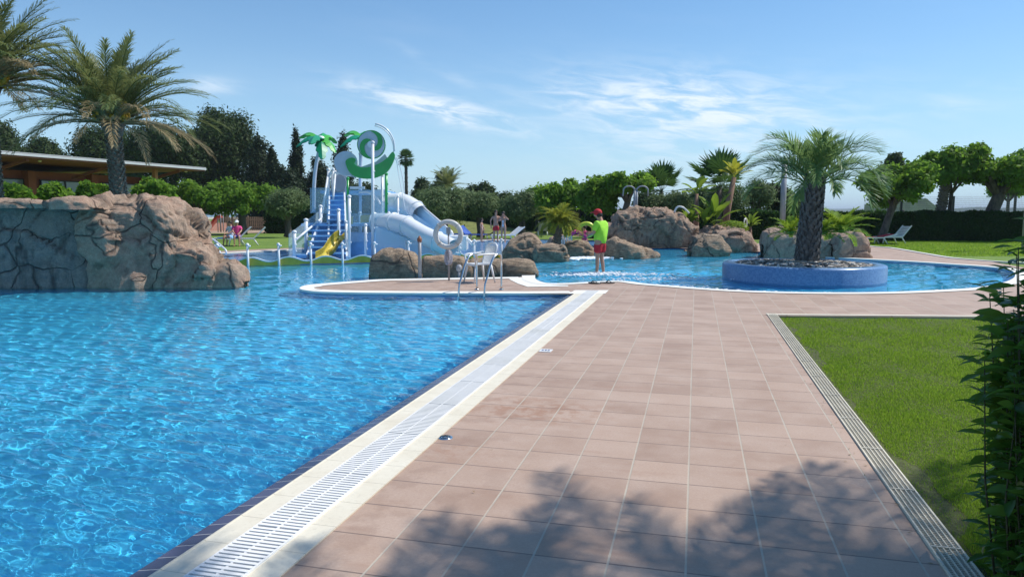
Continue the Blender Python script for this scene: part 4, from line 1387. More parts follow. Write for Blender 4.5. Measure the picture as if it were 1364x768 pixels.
# banana-like plants
def paddle(mb, base, phi, e0, L, W_, droop, g, stalk=0.35):
    K = 9
    s = np.linspace(0, 1, K)
    el = e0 - droop * s ** 1.6
    D_ = np.stack([np.cos(el) * math.sin(phi), np.cos(el) * math.cos(phi), np.sin(el)], 1)
    P = np.array(base) + np.concatenate([[np.zeros(3)], np.cumsum(D_[1:] * L / (K - 1), 0)])
    S = unit(np.cross(D_, [0, 0, 1.0]) + 1e-5)
    U = np.cross(S, D_)
    wv = np.where(s < stalk, 0.03, np.sin(np.pi * np.clip((s - stalk) / (1 - stalk) * 0.93 + 0.07, 0, 1)) ** 0.6) * W_ / 2
    V = np.concatenate([P - S * wv[:, None] + U * wv[:, None] * 0.35, P, P + S * wv[:, None] + U * wv[:, None] * 0.35])
    F = []
    for i in range(K - 1):
        F += [(i, i + 1, K + i + 1, K + i), (K + i, K + i + 1, 2 * K + i + 1, 2 * K + i)]
    mb.add(V, F, True)


def banana(px, D, ybase, ytop, label, seed, n=8, L=1.6, W_=0.42, lean=0, mat=None, e=(85, 20), trunk=0.14, base_z=0.0, droop=35):
    g = np.random.default_rng(seed)
    b = WZ(px, D, base_z)
    t = WZ(px + lean, D, zat(ytop, D))
    root = thing("banana_plant", b, label, "plant", "banana plants beside the waterfall wall")
    mb = MB()
    mid = b.lerp(t, 0.5) + Vector((-0.08 if lean else 0, 0, 0))
    mb.tube([b, mid, t], [trunk * 1.2, trunk, trunk * 0.6], 8)
    mb.build("stem", bark_material("banana_stem_%d" % seed, (0.13, 0.07, 0.05), (0.30, 0.18, 0.12)), root)
    mb = MB()
    for k in range(n):
        tt = k / max(1, n - 1)
        paddle(mb, t, k * 2.39996 + g.normal() * 0.3, R(e[0] + (e[1] - e[0]) * tt), L * g.uniform(0.85, 1.1), W_, R(droop) * g.uniform(0.7, 1.3), g)
    mb.build("leaves", mat or L_BAN, root)


banana(927, 37, 300, 258, "banana plant with a dark stem and few leaves, left of the larger fan palm", 161, n=6, L=1.1, W_=0.42, e=(70, 15))
banana(964, 35.5, 300, 236, "tall leaning banana plant with a tuft of yellow leaves at its top", 162, n=20, L=0.95, W_=0.24, lean=12, mat=L_GOLD, trunk=0.17, e=(88, 30), base_z=0.0)
banana(951, 34.5, 310, 300, "leafy banana clump with upright blades in front of the leaning stem", 163, n=12, L=1.7, W_=0.36, e=(88, 45), trunk=0.12)
banana(918, 34.5, 310, 300, "low banana clump just right of the waterfall wall crest", 164, n=11, L=1.0, W_=0.3, e=(85, 35), trunk=0.1)
banana(938, 34.2, 310, 301, "low banana clump in the middle of the planted bank", 165, n=12, L=1.0, W_=0.28, e=(85, 30), trunk=0.1)
banana(1000, 35.0, 310, 302, "low leafy clump beside the far life ring", 166, n=10, L=0.8, W_=0.2, e=(85, 20), trunk=0.08)
mb = MB()
bq = WZ(975, 33.8, zat(303, 33.8))
leaf_cloud(mb, [tuple(bq)], [(0.75, 0.6, 0.35)], 2600, 0.1, 0.05, 90)
tag(mb.build("low_bush", L_CYC), "low rounded green bush on top of the bank below the leaning banana plant", "bush")


# hedges
def hedge(label, pts, h, depth, n, mat, seed, L=0.13, w=0.09):
    """pts: ground line"""
    g = np.random.default_rng(seed)
    P = np.array([tuple(p) for p in pts])
    seg = np.linalg.norm(P[1:, :2] - P[:-1, :2], axis=1)
    cum = np.concatenate([[0], np.cumsum(seg)])
    s = g.random(n) * cum[-1]
    i = np.clip(np.searchsorted(cum, s) - 1, 0, len(seg) - 1)
    f = ((s - cum[i]) / seg[i])[:, None]
    Q = P[i] * (1 - f) + P[i + 1] * f
    T_ = unit(P[i + 1] - P[i])
    Nn = np.stack([T_[:, 1], -T_[:, 0], 0 * T_[:, 0]], 1)
    q = g.random(n)
    face = g.random(n) < 0.62
    wob = 0.07 * np.sin(s * 2.1) + 0.05 * np.sin(s * 5.3 + 1)
    z = np.where(face, q * h, h + wob * 0.6 + g.normal(size=n) * 0.035)
    off = np.where(face, depth / 2 + wob + g.normal(size=n) * 0.05, (q - 0.5) * depth)
    Pp = Q + Nn * off[:, None]
    Pp[:, 2] = z
    nr = unit(np.where(face[:, None], Nn, np.array([0, 0, 1.0])) + g.normal(size=(n, 3)) * 0.6)
    T = unit(np.cross(nr, g.normal(size=(n, 3))))
    mb = MB()
    leaf_quads(mb, Pp, T, nr, L * g.uniform(0.7, 1.3, (n, 1)), w)
    root = thing("hedge", tuple(P[len(P) // 2][:2]) + (0,), label, "hedge")
    mb.build("foliage", mat, root)
    mb = MB()
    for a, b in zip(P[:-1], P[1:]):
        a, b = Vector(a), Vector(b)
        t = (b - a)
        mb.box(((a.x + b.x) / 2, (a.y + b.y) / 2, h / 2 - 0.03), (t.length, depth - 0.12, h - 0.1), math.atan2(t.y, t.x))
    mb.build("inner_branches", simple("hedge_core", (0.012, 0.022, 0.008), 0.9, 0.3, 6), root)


hp = [WZ(1000, 45.0), WZ(1120, 43.5), WZ(1260, 42.0), WZ(1460, 40.0)]
hedge("long dark clipped hedge closing the far lawn on the right", hp, 1.55, 0.9, 60000, L_HEDGE, 171, 0.16, 0.12)
hedge("dark hedge at the back of the lawn behind the family", [WZ(548, 60), WZ(640, 58), WZ(745, 56), WZ(800, 54)], 1.75, 1.2, 26000, L_HEDGE, 172, 0.22, 0.16)
hedge("dark hedge behind the olive tree left of the slide stairs", [WZ(360, 58), WZ(420, 57), WZ(540, 56)], 1.9, 1.2, 18000, L_HEDGE, 173, 0.22, 0.16)
hedge("dark planting behind the waterfall wall", [WZ(780, 47), WZ(860, 47), WZ(1010, 46)], 1.7, 1.5, 22000, L_HEDGE, 174, 0.2, 0.14)

# foreground shrub
SB = WZ(1500, 2.7)
root = thing("shrub", SB, "dark glossy leaved shrub in the right foreground beside the near lawn", "shrub")
g = np.random.default_rng(17)
mb = MB()
stems = []
for k in range(120):
    a = g.uniform(0, 6.28)
    r = 0.42 * math.sqrt(g.random())
    b = Vector((SB.x + r * 0.7 * math.cos(a), SB.y + r * math.sin(a) * 1.3, 0))
    hgt = (1.64 - 0.22 * (r / 0.4) ** 2) * g.uniform(0.45, 1.0) ** 0.7
    tip = b + Vector((math.cos(a) * g.uniform(0.02, 0.12), math.sin(a) * 0.1, hgt))
    mb.tube([b, b.lerp(tip, 0.5) + Vector((g.normal() * 0.02, g.normal() * 0.02, 0)), tip], [0.005, 0.004, 0.002], 5)
    stems.append((b, tip))
mb.build("stems", simple("shrub_stem", (0.10, 0.09, 0.04), 0.8, 0.2, 20), root)
mb = MB()
nl = 0
for (b, tip) in stems:
    d = (tip - b)
    for k in range(52):
        t = 0.04 + 0.98 * (k / 51) ** 0.8
        p = b + d * t
        a = k * 2.39996 + g.normal() * 0.3
        out_ = Vector((math.cos(a), math.sin(a), g.uniform(-0.35, 0.55))).normalized()
        Lf = g.uniform(0.065, 0.135)
        wf = Lf * 0.34
        side = out_.cross(Vector((0, 0, 1))).normalized()
        up = side.cross(out_).normalized()
        tilt = g.normal() * 0.5
        side = (side * math.cos(tilt) + up * math.sin(tilt)).normalized()
        up = side.cross(out_).normalized()
        pts = []
        for (s, ww, bend) in ((0.0, 0.05, 0), (0.22, 0.62, 0.02), (0.5, 1.0, 0.0), (0.78, 0.66, -0.05), (1.0, 0.0, -0.13)):
            c_ = p + out_ * (Lf * s + 0.008) + up * (Lf * bend)
            pts.append((c_, ww * wf / 2))
        V, F = [], []
        for (c_, h_) in pts:
            V += [c_ - side * h_ + up * h_ * 0.35, c_, c_ + side * h_ + up * h_ * 0.35]
        for i in range(4):
            F += [(3 * i, 3 * i + 1, 3 * i + 4, 3 * i + 3), (3 * i + 1, 3 * i + 2, 3 * i + 5, 3 * i + 4)]
        mb.add([tuple(v) for v in V], F, True)
mb.build("leaves", L_SHRUB, root)

# palm right of frame shades the deck; two more added to fill its shadow
g = np.random.default_rng(33)
for (spx, spy, nf_, lab) in ((6.1, 4.8, 40, "tall palm outside the right of the picture whose fronds shade the foreground tiles"), (4.85, 3.65, 42, "unseen second palm added to widen the frond shadow, nearer the camera than its neighbour"),
                            (5.4, 4.1, 24, "slim palm outside the right of the picture, standing between its two tall neighbours")):
    root = thing("palm_tree", (spx + 0.25, spy, 0), lab, "palm tree")
    mb = MB()
    palm_trunk(mb, (spx + 0.25, spy, 0), (spx, spy, 7.1), 0.2, 0.17, 190, 0.15, 5, 0.4)
    mb.build("trunk", M_BOOTL, root)
    mb = MB()
    for k in range(nf_):
        t = k / (nf_ - 1)
        phi = k * 2.39996 + g.normal() * 0.1
        frond(mb, (spx, spy, 7.2), phi, R(64 - 56 * t), g.uniform(2.6, 3.4), R(55 + 18 * t), 50, 0.60, 0.026, beta=58, vee=0.1, grav=0.7, rr=0.03, g=g, curl=1.4, start=0.18, twist=g.normal() * 0.15)
    mb.build("crown", L_DATE, root)

# ------------------------------------------------------------------ near lawn: soil under real blades
mb = MB()
lx0 = DR1 + 0.002
mb.sheet([(lx0, -4), (14, -4), (14, lawn_edge[2].y + .4), (lawn_edge[2].x, lawn_edge[2].y - .02), (lawn_edge[1].x, lawn_edge[1].y - 0.02), (lx0, lawn_edge[0].y - 0.02)], -0.028)
struct(mb.build("lawn_soil", M_SOIL))
g = np.random.default_rng(19)
N = 430000
yy = 1.6 + (12.35 - 1.6) * g.random(N) ** 1.0
keep = g.random(N) < np.clip(6.5 / yy, 0.42, 1.0)
yy = yy[keep]
xx = lx0 + 0.005 + g.random(len(yy)) * (0.43 * yy + 0.7 - lx0)
lim = lawn_edge[0].y + (xx - lawn_edge[0].x) * (lawn_edge[1].y - lawn_edge[0].y) / (lawn_edge[1].x - lawn_edge[0].x) - 0.03
# bare patches along the drain
edge = xx - lx0
bare = (np.sin(yy * 3.1) + np.sin(yy * 7.7 + 1) * 0.6 + np.sin(yy * 1.3 + 2)) * 0.5
patch = (edge < 0.05 + 0.13 * np.clip(bare, 0, 1.5)) & (g.random(len(yy)) < 0.88)
ok = (yy < lim) & (~patch) & (xx > lx0)
xx, yy = xx[ok], yy[ok]
n = len(xx)
sc_ = np.clip(yy / 5.0, 0.8, 1.9)
tuft = 0.75 + 0.35 * np.sin(xx * 5 + np.sin(yy * 4)) * np.sin(yy * 3.3 + np.sin(xx * 6))
H_ = g.uniform(0.016, 0.034, n) * tuft
a = g.uniform(0, 6.28, n)
ln = g.uniform(0.1, 0.9, n)
P0 = np.stack([xx, yy, np.full(n, -0.029)], 1)
tip = P0 + np.stack([np.cos(a) * ln * H_, np.sin(a) * ln * H_, H_], 1)
sd = np.stack([-np.sin(a), np.cos(a), 0 * a], 1) * (0.0018 * sc_)[:, None]
V = np.stack([P0 - sd, P0 + sd, tip], 1).reshape(-1, 3)
mb = MB()
mb.add(V, np.arange(len(V)).reshape(-1, 3))
tag(mb.build("grass", L_GRASS), "short green mown grass of the near lawn right of the slotted drain", "grass", kind="stuff")
# coarser tufts on the far lawns
N = 60000
uu = g.uniform(1010, 1430, N)
DDs = 27 + 16 * g.random(N)
Pw = np.array([tuple(WZ(u_, d_)) for u_, d_ in zip(uu, DDs)])
fex = np.array([p.x for p in fe]); fey = np.array([p.y for p in fe])
o_ = np.argsort(fex)
ok = (Pw[:, 1] > np.interp(Pw[:, 0], fex[o_], fey[o_]) + 0.25) & (Pw[:, 0] > fex.min())
Pw = Pw[ok]
n = len(Pw)
a = g.uniform(0, 6.28, n)
H_ = g.uniform(0.03, 0.07, n)
Pw[:, 2] = -0.036
tip = Pw + np.stack([np.cos(a) * 0.04, np.sin(a) * 0.04, H_], 1)
sd = np.stack([-np.sin(a), np.cos(a), 0 * a], 1) * 0.014
mb = MB()
V = np.stack([Pw - sd, Pw + sd, tip], 1).reshape(-1, 3)
mb.add(V, np.arange(len(V)).reshape(-1, 3))
tag(mb.build("grass", L_GRASS), "grass tufts of the far lawn in front of the clipped hedge", "grass", kind="stuff")

# raised grassy bank and far terrain
mb = MB()
V, F = [], []
c0 = WZ(625, 64)
for i in range(13):
    for j in range(25):
        x = -14 + 28 * j / 24
        y = -7 + 14 * i / 12
        z = 1.15 * math.exp(-(x / 6) ** 2 - (y / 3.2) ** 2) - 0.06
        V.append((c0.x + x, c0.y + y - 6, z))
for i in range(12):
    for j in range(24):
        a_0 = i * 25 + j
        F.append((a_0, a_0 + 1, a_0 + 26, a_0 + 25))
mb.add(V, F, True)
struct(mb.build("hill", simple("dry_grass_bank", (0.19, 0.21, 0.05), 0.9, 0.2, 3, bump=0.4)))
mb = MB()
mb.sheet([(-6000, 160), (6000, 160), (6000, 230), (-6000, 230)], -0.05)
struct(mb.build("beach", simple("pale_sand", (0.50, 0.45, 0.35), 0.9, 0.1, 0.2)))
mb = MB()
mb.sheet([(-9000, -9000), (9000, -9000), (9000, 9000), (-9000, 9000)], -1.3)
struct(mb.build("sea", simple("sea_blue", (0.10, 0.19, 0.26), 0.25, 0.1, 0.1)))


def ridge(px0, px1, D, prof, mat, seed, name="hills"):
    """prof: (px, y top)"""
    mb = MB()
    xs = np.linspace(px0, px1, 90)
    py_ = np.interp(xs, [p[0] for p in prof], [p[1] for p in prof])
    V, F = [], []
    for i, (x, y) in enumerate(zip(xs, py_)):
        y = y + 1.0 * noise.fractal(Vector((x * 0.12, seed, 0)), 0.8, 2.0, 4)
        for (dd_, k) in ((0, 0.0), (0.03, 0.7), (0.08, 1.0), (0.2, 0.0)):
            p = WZ(x, D * (1 + dd_))
            h = zat(y, D * 1.08)
            V.append((p.x, p.y, -2 + (h + 2) * k))
    for i in range(len(xs) - 1):
        for k in range(3):
            a = 4 * i + k
            F.append((a, a + 4, a + 5, a + 1))
    mb.add(V, F, True)
    return struct(mb.build(name, mat))


ridge(980, 1500, 2600, [(980, 279), (1120, 278), (1300, 277.5), (1400, 276), (1500, 276)], simple("far_land", (0.10, 0.13, 0.08), 0.9, 0.2, 0.01, spec=0.0), 1)
ridge(1150, 1258, 420, [(1150, 272), (1185, 269), (1205, 267), (1212, 264.5), (1232, 264), (1240, 271), (1258, 277)], simple("headland_trees", (0.04, 0.07, 0.03), 0.9, 0.3, 0.1, spec=0.0), 2)
ridge(1255, 1420, 1500, [(1255, 279), (1300, 275.5), (1330, 277), (1420, 276)], simple("far_coast", (0.06, 0.09, 0.06), 0.9, 0.3, 0.05, spec=0.0), 3)

# haze: the thin sea air that pales the far coast
mb = MB()
mb.box((0, 0, 26), (19000, 19000, 58))
hz = mb.build("haze")
hm = bpy.data.materials.new("haze_air")
hm.use_nodes = True
hm.node_tree.nodes.clear()
hn = NTree(hm.node_tree)
ho = hn.n("ShaderNodeOutputMaterial", out=None)
pv = hn.n("ShaderNodeVolumePrincipled", Color=(0.80, 0.90, 1.0), Density=0.00025, Anisotropy=0.0)
hn.put(ho.inputs[1], pv)
hz.data.materials.append(hm)
tag(hz, "thin pale sea haze paling the far coast", "haze", kind="stuff")

# ------------------------------------------------------------------ building on the left
E0, E1 = WZ(-170, 28.9), WZ(273, 49.0)
EZ = zat(228, 49.0)
E0 = WZ(-170, 30.4)
ev = (E1 - E0).normalized()
nv = Vector((-ev.y, ev.x, 0))
if nv.dot(FW) < 0:
    nv = -nv
# choose the left end so that the eave line passes the photographed height
bl = thing("building", (E0 + E1) / 2, "long low terracotta poolside building with a flat overhanging roof and strip windows", "building")
Lb = (E1 - E0).length
rz = math.atan2(ev.y, ev.x)


def bp(s, t, z):
    return E0 + ev * s + nv * t + Vector((0, 0, z))


mb = MB()
mb.box(bp(Lb / 2, 8.0, 1.95 + .02), (Lb - 3.6, 9.0, 3.9), rz)
mb.box(bp(Lb / 2, 3.3, 0.5), (Lb - 3.6, 0.35, 1.0), rz)
mb.build("wall", M_TERRA, bl)
mb = MB()
mb.box(bp(Lb / 2, 6.0, EZ + 0.10), (Lb, 12.4, 0.22), rz)
rfo = mb.build("roof", M_SOFFIT, bl)
mb = MB()
mb.box(bp(Lb / 2, -0.24, EZ + 0.13), (Lb + 0.1, 0.07, 0.12), rz)
mb.box(bp(Lb + 0.03, 6.0, EZ + 0.13), (0.07, 12.4, 0.20), rz)
mb.box(bp(Lb / 2, 6.0, EZ + 0.225), (Lb + 0.06, 12.5, 0.03), rz)
attach(mb.build("roof_edge", M_ROOFW), rfo)
k = 0
s = 2.2
while s < Lb - 3.6:
    mb = MB()
    mb.box(bp(s + 1.65, 3.44, 3.02), (3.1, 0.08, 0.8), rz)
    wdo = mb.build("window", M_GLASS, bl)
    mb = MB()
    for (a, b_, c_) in ((1.65, 0.62, 3.2), (1.65, 1.46, 3.2)):
        mb.box(bp(s + a, 3.38, 1.975 + b_), (c_, 0.08, 0.06), rz)
    for a in (0.1, 1.65, 3.2):
        mb.box(bp(s + a, 3.37, 3.02), (0.06, 0.09, 0.8), rz)
    attach(mb.build("window_frame", M_DARK), wdo)
    s += 4.1
for s in np.arange(1.5, Lb, 4.1):
    mb = MB()
    mb.box(bp(s, 3.25, 1.95), (0.45, 0.5, 3.9), rz)
    mb.build("pillar", M_TERRA, bl)
mb = MB()
mb.box(bp(Lb - 2.9, 1.2, EZ / 2), (0.24, 0.24, EZ), rz)
mb.build("post", simple("orange_timber", (0.55, 0.24, 0.09), 0.6, 0.1, 4), bl)
for s in np.arange(2.0, Lb, 5.2):
    mb = MB()
    mb.bar(bp(s, 0.1, EZ - 0.08), bp(s, 3.2, EZ - 0.75), 0.12, 0.16)
    mb.build("rafter", M_SOFFIT, bl)
    mb = MB()
    mb.ell(bp(s + 1.0, 0.5, EZ - 0.07), (0.10, 0.10, 0.06), 10, 6)
    mb.build("soffit_lamp", simple("lamp_glass", (0.85, 0.75, 0.5), 0.3, 0.02), bl)
# low wall, wooden fence and sand patch behind the pollarded trees
mb = MB()
a, b = WZ(236, 60), WZ(300, 66)
mb.bar((a.x, a.y, 0.3), (b.x, b.y, 0.3), 0.3, 0.75)
tag(mb.build("low_wall", simple("pink_wall", (0.45, 0.24, 0.18), 0.8, 0.1)), "low pinkish garden wall behind the first pollarded tree", "wall")
mb = MB()
pp = [WZ(x, 68) for x in (270, 300, 340, 400)]
mb.sheet([(WZ(250, 56).x, WZ(250, 56).y), (WZ(420, 60).x, WZ(420, 60).y), (WZ(420, 72).x, WZ(420, 72).y), (WZ(250, 72).x, WZ(250, 72).y)], -0.02)
struct(mb.build("path", simple("sandy_path", (0.42, 0.30, 0.20), 0.9, 0.15, 1)))
wf_ = thing("wooden_fence", WZ(330, 66), "pale wooden picket fence behind the forked pollarded tree", "fence")
mb = MB()
A, B = WZ(288, 67), WZ(372, 67)
for i in range(34):
    p = A.lerp(B, i / 33)
    mb.box((p.x, p.y, 0.6), (0.11, 0.04, 1.2 + 0.03 * math.sin(i * 7)), YAW)
mb.build("pickets", M_WOOD, wf_)
mb = MB()
for z in (0.3, 0.95):
    mb.bar((A.x, A.y, z), (B.x, B.y, z), 0.08, 0.08)
for i in range(5):
    p = A.lerp(B, i / 4)
    mb.box((p.x, p.y + 0.08, 0.65), (0.12, 0.12, 1.3), YAW)
mb.build("rails", M_WOOD, wf_)
rs = thing("playground_slide", WZ(283, 60), "small red playground slide beside the first pollarded tree", "slide")
q = WZ(283, 60)
mb = MB()
mb.prism([(-0.9, 0.05), (-0.5, 0.25), (0.4, 1.35), (0.8, 1.4), (0.8, 1.2), (0.5, 1.15), (-0.4, 0.05)], q, RT, (0, 0, 1), FW * 0.6)
mb.build("chute", simple("red_plastic", (0.65, 0.05, 0.03), 0.4), rs)
mb = MB()
for dx in (0.55, 0.8):
    for dy in (-0.25, 0.25):
        mb.tube([q + RT * dx + FW * dy, q + RT * dx + FW * dy + Vector((0, 0, 1.7))], 0.04, 6)
mb.build("frame", M_GREYM, rs)

# fence behind the hedge on the right
fr = thing("mesh_fence", WZ(1280, 46), "tall wire mesh fence on dark posts behind the clipped hedge", "fence")
for px, D_ in ((1199, 47), (1268, 46), (1350, 45), (1420, 44)):
    mb = MB()
    b = WZ(px, D_)
    mb.box((b.x, b.y, 1.32), (0.11, 0.11, 2.64), YAW)
    mb.build("post", M_DARK, fr)
mb = MB()
A, B = WZ(1150, 47.7), WZ(1420, 44)
for i in range(11):
    z = 1.3 + i * 0.13
    mb.tube([(A.x, A.y, z), (B.x, B.y, z)], 0.006, 3, caps=False)
for i in range(150):
    p = A.lerp(B, i / 149)
    mb.tube([(p.x, p.y, 1.2), (p.x, p.y, 2.6)], 0.004, 3, caps=False)
mb.build("wire_mesh", M_GREYM, fr)
# poles
mb = MB()
b = WZ(1042, 41)
mb.tube([b, b + Vector((0, 0, zat(219, 41)))], 0.16, 10)
tag(mb.build("pole", M_GREYM), "plain grey pole rising behind the left fronds of the island palm", "pole")
lp = thing("lamp_post", WZ(1366, 31), "grey lamp post at the right edge of the picture behind the lawn", "lamp post")
mb = MB()
b = WZ(1366, 31)
mb.tube([b, b + Vector((0, 0, 5.0))], [0.10, 0.08], 10)
mb.build("pole", M_GREYM, lp)
mb = MB()
mb.lathe([(0.0, 0.25), (0.25, 0.15), (0.28, 0), (0.1, -0.05), (0.08, -0.1)], b + Vector((0, 0, 5.1)), 14)
mb.build("lamp_head", M_GREYM, lp)

# curved water pipes on the waterfall wall
wp = thing("water_cannon", WZ(846, 34.5, 1.5), "grey metal pipe with two curved spouts standing on the waterfall wall", "fountain pipe")
mb = MB()
for dx in (-1.2, 1.4):
    mb.tube([WZ(846 + dx, 34.5, 1.5), WZ(846 + dx, 34.5, zat(254, 34.5))], 0.06, 8)
mb.build("riser", M_GREYM, wp)
for sgn in (-1, 1):
    mb = MB()
    c = WZ(846 + sgn, 34.5)
    zt1 = zat(254, 34.5)
    pts = []
    for k in range(9):
        a = math.pi * k / 8
        pts.append(c + RT * sgn * (0.28 - 0.28 * math.cos(a)) * (1.0) + Vector((0, 0, zt1 + 0.22 * math.sin(a) - (0.25 if k == 8 else 0))))
    mb.tube(pts, 0.035, 7)
    mb.build("spout", M_GREYM, wp)
# small shower head on a second crest, to the right
mb = MB()
pts = [W(898, 283, 33.4), W(901, 277, 33.4), W(905, 275, 33.4), W(911, 277, 33.4), W(918, 284, 33.4)]
mb.tube(catmull(pts, 3), 0.045, 6)
tag(mb.build("bent_pipe", M_WHITE), "small white bent pipe on the right shoulder of the waterfall wall", "pipe")

# ------------------------------------------------------------------ poolside items
# ladder
ld = thing("pool_ladder", G(635, 387), "stainless steel pool ladder with two curved rails at the far edge of the big pool", "pool ladder")
dn = Vector((-0.222, 0.975, 0))
for px in (611.5, 645.5):
    e = G(px, 390.5)
    prof = [(-0.10, -1.3), (-0.10, 0.0), (0.0, 0.35), (0.10, 0.60), (0.2, 0.72), (0.32, 0.77), (0.45, 0.74), (0.56, 0.64), (0.62, 0.50), (0.64, 0.3), (0.64, 0.0)]
    P = catmull([e + dn * a + RT * (0.31 * max(0, min(1, (a + 0.1) / 0.5))) + Vector((0, 0, z)) for a, z in prof], 3)
    mb = MB()
    mb.tube(P, 0.021, 10)
    mb.lathe([(0.05, 0.006), (0.05, 0.02), (0.025, 0.03)], P[-1], 14)
    o = mb.build("rail", M_STEEL, ld)
for z in (-0.25, -0.52, -0.79, -1.06):
    mb = MB()
    a, b = G(611.5, 390.5), G(645.5, 390.5)
    a, b = a - dn * 0.10, b - dn * 0.10
    mb.bar((a.x, a.y, z), (b.x, b.y, z), 0.08, 0.03)
    mb.build("step", M_STEEL, ld)

# chair
def chair_local():
    root = thing("plastic_chair", (0, 0, 0), "white plastic armchair standing behind the pool ladder", "chair")
    mb = MB()
    mb.box((0, 0, 0.43), (0.44, 0.42, 0.025))
    mb.box((0, -0.21, 0.415), (0.44, 0.03, 0.05))
    mb.build("seat", M_WHITE, root)
    for sx in (-1, 1):
        for sy in (-1, 1):
            mb = MB()
            mb.tube([(sx * 0.20, sy * 0.19, 0.43), (sx * 0.26, sy * 0.27, 0.0)], [0.028, 0.018], 8)
            mb.build("leg", M_WHITE, root)
    mb = MB()
    for i in range(7):
        x = -0.18 + 0.06 * i
        mb.bar((x, 0.20, 0.44), (x * 1.15, 0.33, 0.83 + 0.02 * (1 - (x / 0.18) ** 2)), 0.012, 0.038)
    P = catmull([(-0.20, 0.20, 0.44), (-0.25, 0.30, 0.72), (-0.20, 0.345, 0.86), (0, 0.36, 0.90), (0.20, 0.345, 0.86), (0.25, 0.30, 0.72), (0.20, 0.20, 0.44)], 4)
    mb.tube(P, 0.024, 8)
    mb.build("backrest", M_WHITE, root)
    for sx in (-1, 1):
        mb = MB()
        mb.tube(catmull([(sx * 0.25, 0.28, 0.66), (sx * 0.28, 0.05, 0.66), (sx * 0.27, -0.20, 0.64), (sx * 0.25, -0.23, 0.55), (sx * 0.21, -0.20, 0.43)], 4), 0.022, 8)
        mb.build("armrest", M_WHITE, root)
    return root


chr_ = chair_local()
chr_.location = G(638.5, 376)
chr_.rotation_euler = (0, 0, R(-45))

# life ring and post
def life_ring(px, py_ring, D, rpx, label, base_z=0.0, post=True, turn=0.0):
    c = W(px, py_ring, D)
    ro = rpx * D / FPX
    root = thing("life_ring_stand", (c.x, c.y, base_z), label, "life ring")
    ax1 = RT * math.cos(turn) + FW * math.sin(turn)
    ax2 = Vector((0, 0, 1))
    nrm = ax1.cross(ax2)
    rm, rc = ro * 0.83, ro * 0.17
    mb = MB()
    n1, n2 = 40, 10
    V, F = [], []
    for i in range(n1):
        a = 2 * math.pi * i / n1
        d = ax1 * math.cos(a) + ax2 * math.sin(a)
        for j in range(n2):
            b_ = 2 * math.pi * j / n2
            V.append(c - FW * 0.1 + d * (rm + rc * math.cos(b_)) + nrm * rc * 0.75 * math.sin(b_))
    for i in range(n1):
        for j in range(n2):
            F.append((i * n2 + j, ((i + 1) % n1) * n2 + j, ((i + 1) % n1) * n2 + (j + 1) % n2, i * n2 + (j + 1) % n2))
    mb.add([tuple(v) for v in V], F, True)
    rg = mb.build("ring", M_RING, root)
    mb = MB()
    for i in range(4):
        a = math.pi / 4 + i * math.pi / 2
        P = []
        for k in range(8):
            b_ = 2 * math.pi * k / 7
            d = ax1 * math.cos(a) + ax2 * math.sin(a)
            P.append(c - FW * 0.1 + d * (rm + rc * 1.06 * math.cos(b_)) + nrm * rc * 0.82 * math.sin(b_))
        mb.tube(P, 0.012, 5, caps=False)
    attach(mb.build("ring_band", simple("faded_band_%d" % int(px), (0.55, 0.50, 0.44), 0.7)), rg)
    if post:
        mb = MB()
        mb.tube([(c.x, c.y, base_z), (c.x, c.y, c.z + ro * 0.2)], 0.022, 10)
        mb.box((c.x - FW.x * 0.03, c.y - FW.y * .03, c.z + ro * 0.25), (0.10, 0.05, 0.16), YAW)
        mb.build("post", M_GREYM, root)
        mb = MB()
        for i in range(7):
            P = []
            q = c - FW * 0.09 + RT * (0.012 * (i - 3)) + Vector((0, 0, -ro - 0.19))
            for k in range(15):
                b_ = 2 * math.pi * k / 14
                P.append(q + RT * 0.055 * math.cos(b_) + Vector((0, 0, 0.17 * math.sin(b_))) + FW * 0.01 * i)
            mb.tube(P, 0.008, 5, caps=False)
        mb.tube([c - FW * 0.1 + Vector((0, 0, -ro)), c - FW * 0.1 + Vector((0, 0, -ro - 0.1))], 0.01, 5)
        mb.build("rope_coil", simple("rope", (0.60, 0.58, 0.62), 0.8, 0.2, 40), root)
    return root


life_ring(597.5, 312, 16.95, 20, "large off white life ring hanging on a post with a coiled rope on the peninsula")
life_ring(992, 297, 34.2, 7, "small off white life ring standing on the rocks right of the waterfall wall", base_z=zat(306, 34.2), post=False, turn=R(55))
# steel bollard with a brown cap
b = G(559.5, 370.5)
bo = thing("shower_post", b, "short grey steel post with a brown cap among the peninsula rocks", "post")
mb = MB()
mb.tube([b, b + Vector((0, 0, 0.92))], 0.042, 14)
mb.build("post_tube", M_GREYM, bo)
mb = MB()
mb.lathe([(0.05, 0.89), (0.058, 0.93), (0.058, 0.98), (0.03, 1.0), (0.028, 1.03), (0.0, 1.04)], b, 14)
mb.build("cap", simple("rust_cap", (0.32, 0.12, 0.06), 0.6, 0.15, 20), bo)
# small low lamp behind the ladder
b = G(611.5, 369.8)
sl_ = thing("pool_light", b, "small grey round bollard light at the foot of the rocks behind the ladder", "light")
mb = MB()
mb.tube([b, b + Vector((0, 0, 0.18))], 0.03, 10)
mb.build("stand", M_GREYM, sl_)
mb = MB()
mb.ell(b + Vector((0, 0, 0.24)), (0.08, 0.08, 0.09), 12, 8)
mb.build("lamp_head", M_GREYM, sl_)
